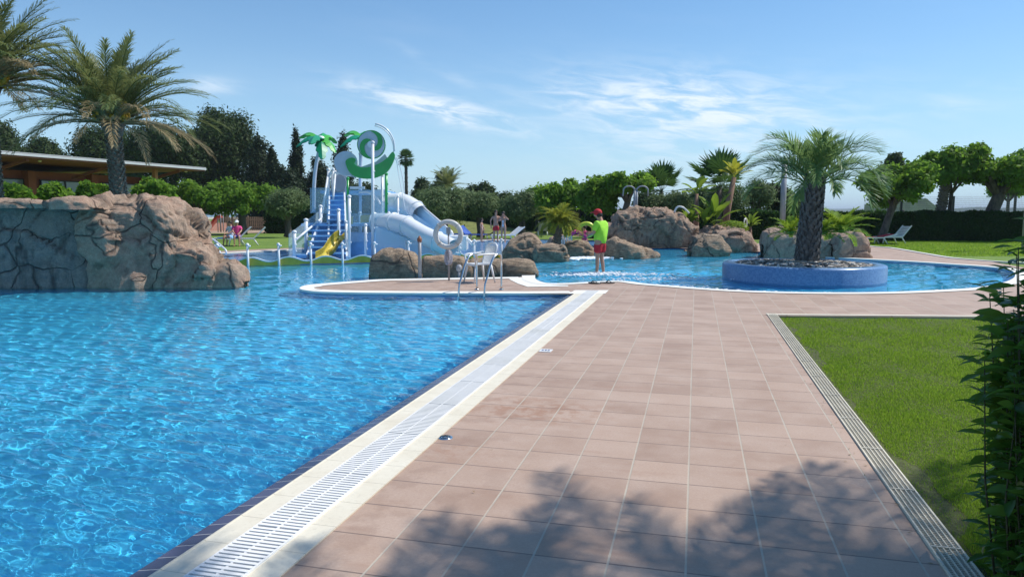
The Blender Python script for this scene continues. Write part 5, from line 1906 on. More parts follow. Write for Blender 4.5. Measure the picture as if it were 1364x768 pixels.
# sandals
for (px, py, rz_, lab) in ((792, 378.0, 1.1, "dark flip flop nearer the lifeguard's left on the pool rim"), (809, 377.6, -1.4, "dark flip flop lying apart on the right on the pool rim")):
    b = G(px, py)
    sd_ = thing("flip_flop", b + Vector((0, 0, 0.012)), lab.replace("nearer the lifeguard's left", "left of its twin, in front of the lifeguard"), "sandal", "pair of flip flops")
    M = Matrix.Rotation(rz_, 3, "Z")
    pts = [(0.045 * math.cos(t) * (1.0 if math.sin(t) > 0 else 0.8), 0.14 * math.sin(t)) for t in np.linspace(0, 2 * math.pi, 18)[:-1]]
    mb = MB()
    mb.prism(pts, b + Vector((0, 0, 0.024)), M @ Vector((1.3, 0, 0)), M @ Vector((0, 1.2, 0)), (0, 0, 0.022))
    mb.build("sole", M_DARK, sd_)
    mb = MB()
    for sx in (-1, 1):
        mb.tube([b + M @ Vector((sx * 0.045, -0.03, 0.035)), b + M @ Vector((sx * 0.03, 0.03, 0.075)), b + M @ Vector((0, 0.09, 0.035))], 0.009, 5)
    mb.build("strap", M_DARK, sd_)

# ------------------------------------------------------------------ wave barrier
bt = thing("wave_barrier", WZ(480, 22.8), "low wavy yellow barrier with white posts between the lagoon and the splash zone", "barrier")
bl_ = [G(x, y) for x, y in ((214, 353.5), (292, 352.0), (332, 351.5), (373, 350.7), (415.5, 349.8), (457.5, 348.9), (500, 347.8), (545, 346.5), (590, 344.7), (632, 342.6), (668, 340.8))]
for (zb_, zt0, mt, nm, off) in ((-0.14, 0.13, M_YELLOW, "wavy_band", 0.0), (0.0, 0.0, M_PWHITE, "white_trim", -0.03)):
    mb = MB()
    V, F = [], []
    Pp = catmull(bl_, 12)
    acc = 0
    for i, p in enumerate(Pp):
        if i:
            acc += (p - Pp[i - 1]).length
        h = 0.12 + 0.07 * math.sin(acc * 2 * math.pi / 1.15)
        z0_, z1_ = (-0.14, h) if nm == "wavy_band" else (h - 0.005, h + 0.035)
        q = p + FW * off
        V += [(q.x, q.y, z0_), (q.x, q.y, z1_), (q.x + FW.x * 0.08, q.y + FW.y * 0.08, z1_), (q.x + FW.x * 0.08, q.y + FW.y * 0.08, z0_)]
    for i in range(len(Pp) - 1):
        a = 4 * i
        for k in range(4):
            F.append((a + k, a + (k + 1) % 4, a + 4 + (k + 1) % 4, a + 4 + k))
    mb.add(V, F)
    mb.build(nm, mt, bt)
for i, p in enumerate(bl_):
    if i in (0,):
        continue
    q = p - FW * 0.10
    h = 0.60
    mb = MB()
    mb.tube([(q.x, q.y, -0.5), (q.x, q.y, h)], 0.038, 10)
    mb.lathe([(0.05, h - 0.02), (0.055, h + 0.02), (0.03, h + 0.05), (0, h + 0.06)], (q.x, q.y, 0), 10)
    mb.tube([(q.x, q.y, h - 0.05), (q.x + RT.x * 0.1, q.y + RT.y * 0.1, h - 0.03)], 0.025, 6)
    mb.build("post", M_PWHITE, bt)
# handrail into the water by the big rock
hr = thing("handrail", G(287, 344), "white double handrail on the bank right of the big rock formation", "handrail")
for off in (0.0, 0.5):
    mb = MB()
    P = [W(274 - off * 8, 328, 26.5), W(277 - off * 8, 319, 26.3), W(283 - off * 8, 318, 26), W(300 - off * 8, 332, 24.6), W(301 - off * 8, 338, 24.5)]
    P = [p - FW * off * 0.6 for p in P]
    mb.tube(catmull(P, 3), 0.03, 8)
    mb.build("rail", M_PWHITE, hr)

# ------------------------------------------------------------------ water play tower
pw = thing("water_play_tower", WZ(470, 27), "white and blue water play tower with stairs, snail panel, plastic palms and slides", "play structure")
UP = Vector((0, 0, 1))


def post(px, D, y0, y1, r=0.05, mat=None, name="post", lean=0):
    mb = MB()
    a = W(px, y0, D)
    b = W(px + lean, y1, D)
    mb.tube([a, b], r, 10)
    mb.lathe([(r * 1.25, -0.02), (r * 1.3, 0.03), (r * 0.6, 0.06), (0, 0.07)], b, 10)
    for k in range(1, 4):
        c_ = a.lerp(b, k / 4)
        mb.ell(c_ + RT * r, (0.03, 0.03, 0.04), 6, 4)
    return mb.build(name, mat or M_PWHITE, pw)


def yg(D, z=0.0):
    return 283 + (CH - z) * FPX / D * 1.0


# stairs: treads rising away from the camera
SN = 13
s0, s1 = 24.9, 29.2
for k in range(SN):
    t = k / (SN - 1)
    D_ = s0 + (s1 - s0) * t
    z = 0.2 + 2.25 * t
    if k < 6:
        xa, xb = 409 + 8 * t, 459
    else:
        xa, xb = 436, 459
    a, b = WZ(xa, D_, z), WZ(xb, D_, z)
    mb = MB()
    mb.bar(a + FW * 0.15, b + FW * 0.15, 0.36, 0.05)
    mb.bar(a + FW * 0.34 - UP * 0.1, b + FW * 0.34 - UP * 0.1, 0.03, 0.17)
    mb.build("step", M_PBLUE, pw)
mb = MB()
mb.bar(WZ(436, s0, 0.05), WZ(440, s1, 2.40), 0.06, 0.14)
mb.bar(WZ(461, s0, 0.05), WZ(460, s1, 2.40), 0.06, 0.14)
mb.bar(WZ(407, s0, 0.05), WZ(424, s0 + 1.9, 1.1), 0.06, 0.14)
mb.build("stringer", M_PWHITE, pw)
# platform decks
mb = MB()
mb.box(WZ(480, 30.4, 2.42), (2.6, 2.6, 0.12), YAW)
mb.box(WZ(478, 27.9, 1.15), (1.5, 2.2, 0.1), YAW)
mb.box(WZ(425, 27.6, 1.15), (0.9, 1.6, 0.1), YAW)
mb.build("platform", M_PBLUE, pw)
# blue box under the tower
mb = MB()
mb.box(WZ(481, 27.6, 0.42), (1.15, 1.2, 0.84), YAW)
mb.box(WZ(436, 27.8, 0.5), (0.9, 0.6, 1.0), YAW)
mb.build("blue_box", M_PBLUE, pw)
# posts
for a in [(392, 24.8, 343, 309, .065), (407.5, 26.2, 338, 293, .065), (427, 27.4, 332, 275, .06), (465, 25.2, 343, 262, .06), (461, 25.4, 342, 296, .05), (479.5, 27.5, 330, 284, .05),
          (496.5, 26.0, 341, 190, .055), (480, 30.5, 328, 205, .06), (451, 26.2, 338, 280, .06), (487, 25.5, 342, 300, .05), (437.5, 29, 334, 226, .06), (444, 29.0, 334, 226, .05), (509, 28.2, 336, 234, .05), (541, 25.6, 342, 322, .04), (574.5, 25.5, 342, 320, .04), (612, 25.5, 342, 320, .04),
          (530, 27.5, 336, 262, .045), (518, 26.5, 339, 284, .045)]:
    post(*a)
post(463.3, 26.8, 335, 238, 0.05, M_PGREEN, "green_post")
post(514.5, 28.0, 284, 232, 0.055, M_PGREEN, "green_post")


def panel(pts, D, mat, name="panel", th=0.02, Ds=None):
    """outline in px at distance(s) D"""
    P = [W(x, y, (Ds[i] if Ds else D)) for i, (x, y) in enumerate(pts)]
    mb = MB()
    n = len(P)
    nrm = (P[1] - P[0]).cross(P[2] - P[0]).normalized() * th
    V = [tuple(p) for p in P] + [tuple(p + nrm) for p in P]
    F = [tuple(range(n)), tuple(range(2 * n - 1, n - 1, -1))] + [(i, (i + 1) % n, n + (i + 1) % n, n + i) for i in range(n)]
    mb.add(V, F)
    return mb.build(name, mat, pw)


# clear side panels
panel([(385, 343), (385, 312), (427, 280), (427, 337)], 0, M_PANEL, Ds=[24.8, 24.8, 27.5, 27.5])
panel([(413, 284), (413, 250), (438, 250), (438, 284)], 27.6, M_PANEL)
panel([(427, 336), (427, 282), (437, 240), (437, 334)], 0, M_PANEL, Ds=[27.5, 27.5, 29, 29])
panel([(465, 300), (465, 252), (492, 252), (512, 270), (512, 300)], 27.0, M_PANEL)
panel([(498, 300), (498, 252), (516, 252), (516, 300)], 28.6, M_PANEL3, th=0.03)
panel([(466, 322), (466, 284), (516, 284), (516, 322)], 26.2, M_PANEL)
panel([(390, 341), (394, 336), (426, 336), (426, 341)], 25.3, M_PANEL)
panel([(441, 256), (441, 232), (462, 232), (462, 256)], 29.1, M_SPIRAL, "arch_panel", th=0.05)
mb = MB()
c = W(452, 244, 29.0)
mb.prism([(0.28 * math.cos(t), 0.34 * math.sin(t)) for t in np.linspace(0, 6.28, 28)[:-1]], c, RT, UP, FW * 0.08)
mb.build("porthole", M_PGREY, pw)
# handrails
for (x0, y0, D0, x1, y1, D1) in ((392, 321, 24.8, 428, 291, 27.4), (428, 291, 27.4, 438, 226, 29.2), (444, 262, 27.5, 447, 228, 29.2)):
    mb = MB()
    mb.tube([W(x0, y0, D0), W(x1, y1, D1)], 0.04, 8)
    mb.build("handrail", M_PWHITE, pw)
mb = MB()
mb.bar(W(437, 230, 29), W(470, 233, 29), 0.05, 0.14)
mb.build("crossbar", M_PWHITE, pw)
mb = MB()
mb.bar(W(466, 250, 28.5), W(486, 250, 28.5), 0.05, 0.10)
mb.build("crossbar", M_PWHITE, pw)
mb = MB()
mb.tube(catmull([W(478, 256, 27), W(490, 256, 27), W(500, 262, 27), W(507, 272, 27)], 4), 0.04, 6)
mb.build("crossbar", M_PWHITE, pw)
# yellow toddler slide and yellow bits
mb = MB()
P = catmull([W(459, 313, 25.6), W(452, 317, 25.4), W(445, 325, 25.1), (W(438, 336, 24.6)), W(428, 342, 24.2)], 5)
V, F = [], []
for i, p in enumerate(P):
    sidev = FW * 0.28 + RT * 0.12
    V += [p - sidev + UP * 0.2, p - sidev, p + sidev, p + sidev + UP * 0.2]
for i in range(len(P) - 1):
    for k in range(3):
        a = 4 * i + k
        F.append((a, a + 1, a + 5, a + 4))
n0 = len(V)
V2 = [tuple(v - UP * 0.03) for v in V]
mb.add([tuple(v) for v in V], F, True)
mb.add(V2, [tuple(reversed(f)) for f in F], True)
mb.build("toddler_slide", M_YELLOW, pw)
panel([(480, 297), (480, 287), (492, 286), (494, 296)], 26.8, M_YELLOW, "yellow_panel", 0.04)
panel([(466, 299), (466, 288), (470, 288), (470, 299)], 26.8, M_YELLOW, "yellow_panel", 0.04)
mb = MB()
mb.box(W(400, 341, 25.0), (0.5, 0.3, 0.12), YAW)
mb.build("blue_step", M_PBLUE, pw)

# snail panel
SD = 27.2
k_ = SD / FPX


def spx(x, y):
    return ((x - 490) , (220 - y))


O = W(490, 220, SD)
ux, uz = RT * k_, UP * k_
head = []
for t in np.linspace(0, 2 * math.pi, 30)[:-1]:
    head.append(((460.5 - 490) + 15.5 * math.cos(t) * (1 + 0.05 * math.sin(3 * t)), (220 - 217.5) + 16 * math.sin(t)))
mb = MB()
mb.prism(head, O + FW * 0.10, ux, uz, FW * 0.06)
mb.prism([spx(*p) for p in [(455, 226), (470, 236), (490, 233), (505, 230), (518, 215), (512, 205), (500, 215), (480, 222), (470, 215)]], O + FW * 0.16, ux, uz, FW * 0.05)
mb.build("snail_head", M_SPIRAL, pw)
body_out = [(461, 216), (464, 226), (470, 233), (480, 237), (495, 237.5), (508, 233.5), (516, 228), (522, 219), (526, 208), (523.5, 203)]
body_in = [(520.5, 205), (515, 211.5), (505, 218), (492, 222.5), (482, 222.8), (475, 220.5), (472, 217.5), (474, 213.5), (473.5, 211.5), (469, 210.5), (464, 212)]
poly = [spx(*p) for p in body_out + body_in]
pv = catmull([(a, b, 0) for a, b in poly], 4, closed=True)
mb = MB()
mb.prism([(p.x, p.y) for p in pv], O, ux, uz, FW * 0.10)
mb.build("snail_body", M_PGREEN, pw)
sh = spx(495.3, 193.5)
cO = O + ux * sh[0] + uz * sh[1]
rs_ = 18.6
mb = MB()
mb.prism([(rs_ * math.cos(t), rs_ * math.sin(t)) for t in np.linspace(0, 6.28, 49)[:-1]], cO, ux, uz, FW * 0.06)
shell = mb.build("snail_shell", M_SPIRAL, pw)
mb = MB()
for k in range(48):
    t0, t1 = 2 * math.pi * k / 48, 2 * math.pi * (k + 1) / 48
    a = [cO + ux * r * math.cos(t) + uz * r * math.sin(t) for r, t in ((rs_, t0), (rs_, t1), (rs_ - 0.9, t1), (rs_ - 0.9, t0))]
    V = [tuple(p - FW * 0.05) for p in a] + [tuple(p + FW * 0.05) for p in a]
    mb.add(V, [(0, 1, 2, 3), (7, 6, 5, 4), (0, 4, 5, 1), (2, 6, 7, 3)])
mb.build("shell_rim", M_PGREEN, pw)
for ph in (0.0, math.pi):
    inn, ou = [], []
    for k in range(22):
        t = k / 21
        ang = ph + math.pi * 0.50 - t * math.pi * 1.05
        r = rs_ * (0.97 - 0.78 * t)
        wd = rs_ * 0.36 * math.sin(math.pi * (0.06 + 0.9 * t)) ** 0.8
        inn.append(((r - wd * 0.5) * math.cos(ang), (r - wd * 0.5) * math.sin(ang)))
        ou.append((min(rs_ - 1, r + wd * 0.5) * math.cos(ang), min(rs_ - 1, r + wd * 0.5) * math.sin(ang)))
    mb = MB()
    mb.prism(ou + inn[::-1], cO - FW * 0.055, ux, uz, FW * 0.04)
    mb.build("shell_swirl", M_PGREEN, pw)
mb = MB()
mb.prism([(4.6 * math.cos(t), 4.6 * math.sin(t)) for t in np.linspace(0, 6.28, 25)[:-1]], cO - FW * 0.10, ux, uz, FW * 0.05)
mb.build("shell_hub", M_PWHITE, pw)
mb = MB()
pts = []
for k in range(18):
    t = R(84) - k / 17 * R(92)
    pts.append(W(497 + 29 * math.cos(t) * 0.98, 197 - 32 * math.sin(t), SD))
mb.tube(pts, 0.035, 6)
mb.tube([p + FW * 0.18 - RT * 0.06 - UP * 0.05 for p in pts], 0.022, 6)
mb.build("water_arc", M_PWHITE, pw)
# feeler pipes and jets on the right
mb = MB()
mb.tube(catmull([W(524, 209, SD), W(529, 211, SD), (W(533, 222, SD)), W(537, 240, SD - .1), W(539, 258, SD - .2)], 4), 0.018, 6)
mb.tube(catmull([W(524, 211, SD), W(528, 214, SD), (W(531, 232, SD)), W(540, 280, SD - .2)], 4), 0.014, 6)
mb.build("spray_pipe", M_PWHITE, pw)


# plastic palms
def plastic_palm(pole_pts, D, cx, cy, leaves):
    mb = MB()
    mb.tube(catmull([W(x, y, D) for x, y in pole_pts], 4), 0.07, 10)
    po = mb.build("palm_pole", M_SPIRAL, pw)
    c = W(cx, cy, D)
    for (dx, dy, dd_, w, mt) in leaves:
        tip = W(cx + dx, cy + dy, D + dd_)
        ax = tip - c
        L = ax.length
        hor = Vector((ax.x, ax.y, 0)).normalized()
        sidev = hor.cross(UP).normalized()
        N_ = 9
        V, F = [], []
        for i in range(N_ + 1):
            t = i / N_
            mid = c.lerp(tip, t) + UP * (0.22 * math.sin(math.pi * t))
            ww = w * (math.sin(math.pi * min(1, t * 0.85 + 0.12)) ** 0.7) * (1.0 if i % 2 == 0 else 0.72)
            V += [mid - sidev * ww - UP * ww * 0.55, mid, mid + sidev * ww - UP * ww * 0.55]
        for i in range(N_):
            F += [(3 * i, 3 * i + 3, 3 * i + 4, 3 * i + 1), (3 * i + 1, 3 * i + 4, 3 * i + 5, 3 * i + 2)]
        mb = MB()
        mb.add([tuple(v) for v in V], F)
        mb.add([tuple(v - UP * 0.03) for v in V], [tuple(reversed(f)) for f in F])
        mb.build("palm_leaf", mt, pw)
    mb = MB()
    mb.ell(c, (0.16, 0.16, 0.12), 10, 6)
    mb.build("palm_hub", M_PWHITE, pw)


plastic_palm([(418, 282), (418.5, 245), (421, 220), (425, 200), (427.5, 186)], 27.8, 427.5, 185, [(-29, -2, 0.5, 0.26, M_PGREEN2), (-33, 10, -0.5, 0.26, M_TEAL), (21, 5, 0.6, 0.24, M_PGREEN2), (19, 17, -0.4, 0.26, M_PGREEN2), (2, 26, -0.9, 0.26, M_TEAL), (-14, 6, -1.2, 0.26, M_TEAL), (6, -1, 1.3, 0.26, M_PGREEN)])
plastic_palm([(480, 262), (480, 225), (482, 200), (484, 184)], 30.4, 484, 182, [(-26, -2, 0.6, 0.26, M_PGREEN2), (-31, 13, -0.6, 0.3, M_TEAL), (22, 4, 0.5, 0.24, M_PGREEN2), (14, 14, -0.8, 0.26, M_TEAL), (4, -1, 1.3, 0.26, M_PGREEN)])


# big tube slides
def tube_slide(path, r, joints, openfrom=None):
    P = catmull([W(*p) for p in path], 6)
    mb = MB()
    n = 18
    V, F = [], []
    for i, p in enumerate(P):
        t = (P[min(i + 1, len(P) - 1)] - P[max(i - 1, 0)]).normalized()
        s_ = t.cross(UP).normalized()
        u_ = s_.cross(t).normalized()
        for k in range(n):
            a = 2 * math.pi * k / n
            V.append(p + (s_ * math.cos(a) + u_ * math.sin(a)) * r)
    for i in range(len(P) - 1):
        for k in range(n):
            k2 = (k + 1) % n
            F.append((i * n + k, i * n + k2, (i + 1) * n + k2, (i + 1) * n + k))
    mb.add([tuple(v) for v in V], F, True)
    mb.build("slide_tube", M_PWHITE, pw)
    for f in joints:
        i = int(f * (len(P) - 1))
        t = (P[min(i + 1, len(P) - 1)] - P[max(i - 1, 0)]).normalized()
        s_ = t.cross(UP).normalized()
        u_ = s_.cross(t).normalized()
        mb = MB()
        Q = [P[i] + (s_ * math.cos(a) + u_ * math.sin(a)) * (r + 0.015) for a in np.linspace(0, 6.28, 19)]
        mb.tube(Q, 0.03, 5, caps=False)
        mb.build("slide_joint", M_PWHITE, pw)


tube_slide([(499, 296, 26.6), (515, 296, 26.4), (527, 297, 26.1), (542, 301, 25.7), (565, 314, 25.2), (590, 325, 24.8), (602, 331, 24.6)], 0.335, (0.02, 0.33, 0.52, 0.78))
tube_slide([(517, 269, 28.8), (530, 269, 28.6), (541, 271, 28.3), (552, 278, 28.0), (559, 284, 27.8)], 0.34, (0.05, 0.35, 0.8))
# broad flume beside the tubes: blue side with a white top rail, and a run-out
panel([(519, 278), (541, 277), (604, 322), (604, 334), (570, 332), (540, 305), (519, 300)], 0, M_PANEL2, "flume_side", Ds=[28.2, 28.0, 26.2, 26.2, 26.6, 27.6, 28.2], th=0.05)
mb = MB()
mb.tube([W(558, 271, 28.0), W(601, 308, 26.4), W(603, 312, 26.3)], 0.045, 8)
mb.tube([W(530, 302, 25.9), W(574, 326, 25.1)], 0.035, 8)
mb.build("flume_rail", M_PWHITE, pw)
panel([(556, 272), (601, 310), (600, 322), (556, 300)], 0, M_PANEL2, "flume_side", Ds=[28.1, 26.6, 26.6, 28.0], th=0.04)
panel([(500, 340), (500, 302), (530, 302), (575, 327), (612, 338), (612, 343)], 0, M_PANEL2, "slide_skirt", Ds=[26.0, 26.0, 26.2, 25.6, 25.2, 25.2], th=0.03)
mb = MB()
A_ = W(606, 319, 26.2)
mb.box(W(606, 323, 26.2), (0.9, 1.2, 0.5), YAW)
mb.tube(catmull([W(596, 316, 26.0), W(612, 315, 26.0), W(622, 318, 25.9), W(630, 326, 25.8)], 4), 0.06, 8)
mb.build("run_out", M_PWHITE, pw)

# foam and splashes
g = np.random.default_rng(44)
mb = MB()


def foam(px, py, n, sx, sy, s0=0.02):
    c = G(px, py, -0.035)
    for k in range(n):
        d = g.normal(size=2)
        p = c + RT * d[0] * sx + FW * d[1] * sy
        s = s0 * g.uniform(0.5, 1.6)
        mb.ell((p.x, p.y, -0.03 + g.uniform(0, 0.02)), (s * 1.6, s * 1.2, s * 0.55), 6, 4)


foam(772, 344.6, 420, 0.34, 0.28, 0.04)
foam(790, 343.5, 200, 0.3, 0.22, 0.035)
foam(795, 364.5, 240, 0.5, 0.22, 0.020)
foam(768, 367, 160, 0.35, 0.15, 0.018)
foam(835, 366, 200, 0.7, 0.22, 0.018)
foam(880, 372, 160, 0.8, 0.25, 0.018)
for _ in range(26):
    t = g.random()
    q = ob[int(len(ob) * (0.28 + 0.32 * t))]
    for k in range(14):
        p = q + RT * g.normal() * 0.35 + FW * (0.10 + abs(g.normal()) * 0.10)
        s = 0.016 * g.uniform(0.5, 1.5)
        mb.ell((p.x, p.y, -0.028), (s * 1.8, s * 1.2, s * 0.5), 6, 4)
tag(mb.build("foam", M_FOAM), "white foam on the water around the lifeguard and the inlet between boulders", "foam", kind="stuff")


# ------------------------------------------------------------------ loungers
def lounger(D, px, rz_, label, mat=None, back=45, group="sun loungers on the lawns", py=None, base_z=0.0, towel=None):
    root = thing("sun_lounger", (0, 0, 0), label, "sun lounger", group)
    mt = mat or M_WHITE
    mb = MB()
    for i in range(12):
        mb.box((0, -0.95 + i * 0.105, 0.34), (0.58, 0.07, 0.022))
    for sx in (-1, 1):
        mb.box((sx * 0.31, -0.38, 0.33), (0.05, 1.25, 0.06))
    mb.build("seat", mt, root)
    mb = MB()
    a = R(back)
    M = Matrix.Rotation(a, 3, "X")
    for i in range(7):
        p = Vector((0, 0.05 + i * 0.105, 0.0))
        q = M @ p
        mb.box((0, 0.24 + q.y, 0.35 + q.z), (0.58, 0.07, 0.022), M=M)
    for sx in (-1, 1):
        q = M @ Vector((0, 0.38, 0))
        mb.box((sx * 0.31, 0.24 + q.y, 0.35 + q.z), (0.05, 0.78, 0.05), M=M)
    mb.build("backrest", mt, root)
    for sx in (-1, 1):
        for y0 in (-0.85, 0.20):
            mb = MB()
            mb.tube([(sx * 0.3, y0, 0.33), (sx * 0.32, y0 - 0.08 if y0 < 0 else y0 + 0.22, 0.0)], [0.035, 0.028], 8)
            mb.build("leg", M_WHITE, root)
    if towel:
        mb = MB()
        mb.box((0, -0.25, 0.362), (0.5, 1.1, 0.02))
        q = M @ Vector((0, 0.3, 0.03))
        mb.box((0, 0.24 + q.y, 0.35 + q.z), (0.5, 0.6, 0.02), M=M)
        mb.build("towel", towel, root)
    p = WZ(px, D, base_z)
    root.location = p
    root.rotation_euler = (0, 0, rz_)
    return root


lounger(35.6, 331, YAW + R(-70), "white lounger right of the two sunbathers under the pollarded trees")
lounger(36.0, 312, YAW + R(-75), "white lounger the sunbathers sit on, draped with a towel", towel=M_BLUEC)
lounger(42.0, 296, YAW + R(-70), "dark lounger behind the white handrail", mat=M_DARK, back=30)
lounger(41.5, 678, YAW + R(-60), "white lounger just right of the standing family", back=35)
lounger(42.5, 648, YAW + R(-88), "dark grey lounger between the girl and the man in red shorts", mat=M_DARK, back=35)
lounger(42.5, 628, YAW + R(60), "white lounger with a blue fabric back left of the girl", mat=M_BLUEC, back=40)
lounger(43, 604, YAW + R(75), "blue lounger seen through the big life ring", mat=M_BLUEC, back=20)
lounger(50, 723, YAW + R(180), "lone pale grey lounger far back on the lawn near the hedge", mat=M_GREYM, back=55)
lounger(38.0, 1192, YAW + R(-78), "white lounger with its back raised nearest the hedge on the right lawn", back=48)
lounger(37.0, 1168, YAW + R(-80), "white lounger covered by a red and blue towel on the right lawn", back=12, towel=M_RED)
pf = thing("picket_fence", WZ(754, 31), "tiny white picket fence behind the boulders left of the lifeguard", "fence")
mb = MB()
for i in range(5):
    mb.box(WZ(748.5 + i * 3.2, 30.5, 0.32), (0.06, 0.03, 0.64 + 0.04 * (i % 2)), YAW)
mb.bar(WZ(747, 30.6, 0.2), WZ(763, 30.6, 0.2), 0.03, 0.05)
mb.build("pickets", M_WHITE, pf)
pa = thing("parasol", WZ(581, 48), "closed red parasol under the olive tree behind the slide flume", "parasol")
mb = MB()
b = WZ(581, 48)
mb.tube([b, b + UP * 1.9], 0.03, 6)
mb.build("pole", M_GREYM, pa)
mb = MB()
mb.lathe([(0.02, 1.95), (0.35, 1.7), (0.42, 1.45), (0.25, 1.1), (0.1, 0.9)], b, 10)
mb.build("canopy", simple("faded_red", (0.45, 0.06, 0.04), 0.8, 0.2, 10), pa)

# ------------------------------------------------------------------ people
def skinned(name, J, E, root_i, mat, parent, sub=1):
    """J: list of (x,y,z,r)"""
    me = bpy.data.meshes.new(name)
    me.from_pydata([j[:3] for j in J], E, [])
    o = bpy.data.objects.new(name, me)
    COL.objects.link(o)
    md = o.modifiers.new("s", "SKIN")
    md.use_smooth_shade = True
    for i, j in enumerate(J):
        sv = me.skin_vertices[0].data[i]
        r = j[3]
        sv.radius = (r if not isinstance(r, tuple) else r[0], r if not isinstance(r, tuple) else r[1])
        sv.use_root = (i == root_i)
    ms = o.modifiers.new("u", "SUBSURF")
    ms.levels = ms.render_levels = sub
    dg = bpy.context.evaluated_depsgraph_get()
    m2 = bpy.data.meshes.new_from_object(o.evaluated_get(dg))
    bpy.data.objects.remove(o)
    m2.name = name
    m2.materials.clear()
    m2.materials.append(mat)
    for p in m2.polygons:
        p.use_smooth = True
    o = bpy.data.objects.new(name, m2)
    COL.objects.link(o)
    o.parent = parent
    return o


def person(loc, rz_, H, label, arms, legs=None, shirt=None, shorts=None, swim=None, hair=M_HAIR, cap=None, head_tilt=0.0, sitting=False, long_hair=False, build=1.0, bikini=None):
    """arms: for each side (elbow, wrist) in body units (figure 1.75 m tall facing -Y)"""
    k = H / 1.75
    root = thing("person", loc, label, "person", rz=rz_)
    hipz = 0.92 if not sitting else 0.50
    sh = hipz + 0.50
    B = build
    J, E = [], []

    def j(x, y, z, r):
        J.append((x * k, y * k, z * k, (r[0] * k, r[1] * k) if isinstance(r, tuple) else r * k))
        return len(J) - 1
    pel = j(0, 0, hipz, 0.125 * B)
    wa = j(0, 0, hipz + 0.18, 0.115 * B)
    ch = j(0, 0.01, hipz + 0.38, 0.135 * B)
    nk = j(0, 0.01, sh + 0.06, 0.058)
    hb = j(0, -0.02 - 0.02 * head_tilt, sh + 0.15, 0.075)
    hc = j(0, -0.03 - 0.06 * head_tilt, sh + 0.22, 0.094)
    ht = j(0, -0.03 - 0.06 * head_tilt, sh + 0.30, 0.072)
    ns = j(0, -0.125 - 0.08 * head_tilt, sh + 0.195, 0.018)
    E += [(pel, wa), (wa, ch), (ch, nk), (nk, hb), (hb, hc), (hc, ht), (hc, ns)]
    armj = {}
    for sd in (-1, 1):
        el_, wr_ = arms[sd]
        s_ = j(sd * 0.185 * B, 0.01, sh - 0.03, 0.062)
        e_ = j(*el_, 0.043)
        w_ = j(*wr_, 0.030)
        d = Vector(wr_) - Vector(el_)
        d.normalize()
        pm_ = j(*(Vector(wr_) + d * 0.07), (0.034, 0.022))
        E += [(ch, s_), (s_, e_), (e_, w_), (w_, pm_)]
        sdv = d.cross(Vector((0, 1, 0.3))).normalized()
        for q in range(4):
            f1 = j(*(Vector(wr_) + d * 0.115 + sdv * (q - 1.5) * 0.020), 0.0095)
            f2 = j(*(Vector(wr_) + d * (0.150 + 0.010 * (q in (1, 2))) + sdv * (q - 1.5) * 0.020 + Vector((0, -0.012, -0.004))), 0.008)
            E += [(pm_, f1), (f1, f2)]
        t1 = j(*(Vector(wr_) + d * 0.06 + sdv * -0.055), 0.010)
        E += [(w_, t1)]
        armj[sd] = (Vector((sd * 0.185 * B, 0.01, sh - 0.03)), Vector(el_), Vector(wr_))
    lj = {}
    for sd in (-1, 1):
        if legs:
            kn, an = legs[sd]
        else:
            kn, an = ((sd * 0.10, -0.01, 0.49), (sd * 0.10, 0.02, 0.08))
        hp_ = j(sd * 0.095, 0, hipz - 0.05, 0.098 * B)
        tm_ = j(*(Vector((sd * 0.095, 0, hipz - 0.05)).lerp(Vector(kn), 0.5)), 0.080 * B)
        kn_ = j(*kn, 0.056)
        cm_ = j(*(Vector(kn).lerp(Vector(an), 0.35) + Vector((0, 0.012, 0))), 0.055)
        an_ = j(*an, 0.036)
        hl_ = j(an[0], an[1] + 0.02, an[2] - 0.045, 0.036)
        ft = j(an[0] + sd * 0.02, an[1] - 0.14, an[2] - 0.055, (0.042, 0.024))
        toe = j(an[0] + sd * 0.025, an[1] - 0.20, an[2] - 0.062, (0.040, 0.015))
        E += [(pel, hp_), (hp_, tm_), (tm_, kn_), (kn_, cm_), (cm_, an_), (an_, hl_), (hl_, ft), (ft, toe)]
        lj[sd] = (Vector((sd * 0.095, 0, hipz - 0.05)), Vector(kn))
    skinned("body", J, E, pel, M_SKIN, root, 2)
    if shirt:
        J, E = [], []
        a = j(0, 0, hipz - 0.13, 0.165 * B)
        b_ = j(0, 0, hipz + 0.18, 0.158 * B)
        c_ = j(0, 0.01, hipz + 0.38, 0.178 * B)
        d_ = j(0, 0.01, sh + 0.05, 0.088)
        E += [(a, b_), (b_, c_), (c_, d_)]
        for sd in (-1, 1):
            s0_, e0_, w0_ = armj[sd]
            s_ = j(*s0_, 0.094)
            m_ = j(*s0_.lerp(e0_, 0.80), 0.076)
            E += [(c_, s_), (s_, m_)]
        skinned("shirt", J, E, 0, shirt, root, 2)
    if shorts:
        J, E = [], []
        a = j(0, 0, hipz + 0.06, 0.135 * B)
        b_ = j(0, 0, hipz - 0.03, 0.140 * B)
        E += [(a, b_)]
        for sd in (-1, 1):
            h0, k0 = lj[sd]
            s_ = j(*h0, 0.115 * B)
            m_ = j(*h0.lerp(k0, 0.72), 0.098 * B)
            E += [(b_, s_), (s_, m_)]
        skinned("shorts", J, E, 1, shorts, root, 2)
    if swim:
        J, E = [], []
        a = j(0, 0, hipz - 0.06, 0.132 * B)
        b_ = j(0, 0, hipz + 0.18, 0.122 * B)
        c_ = j(0, 0.01, hipz + 0.36, 0.142 * B)
        E += [(a, b_), (b_, c_)]
        skinned("swimsuit", J, E, 1, swim, root, 2)
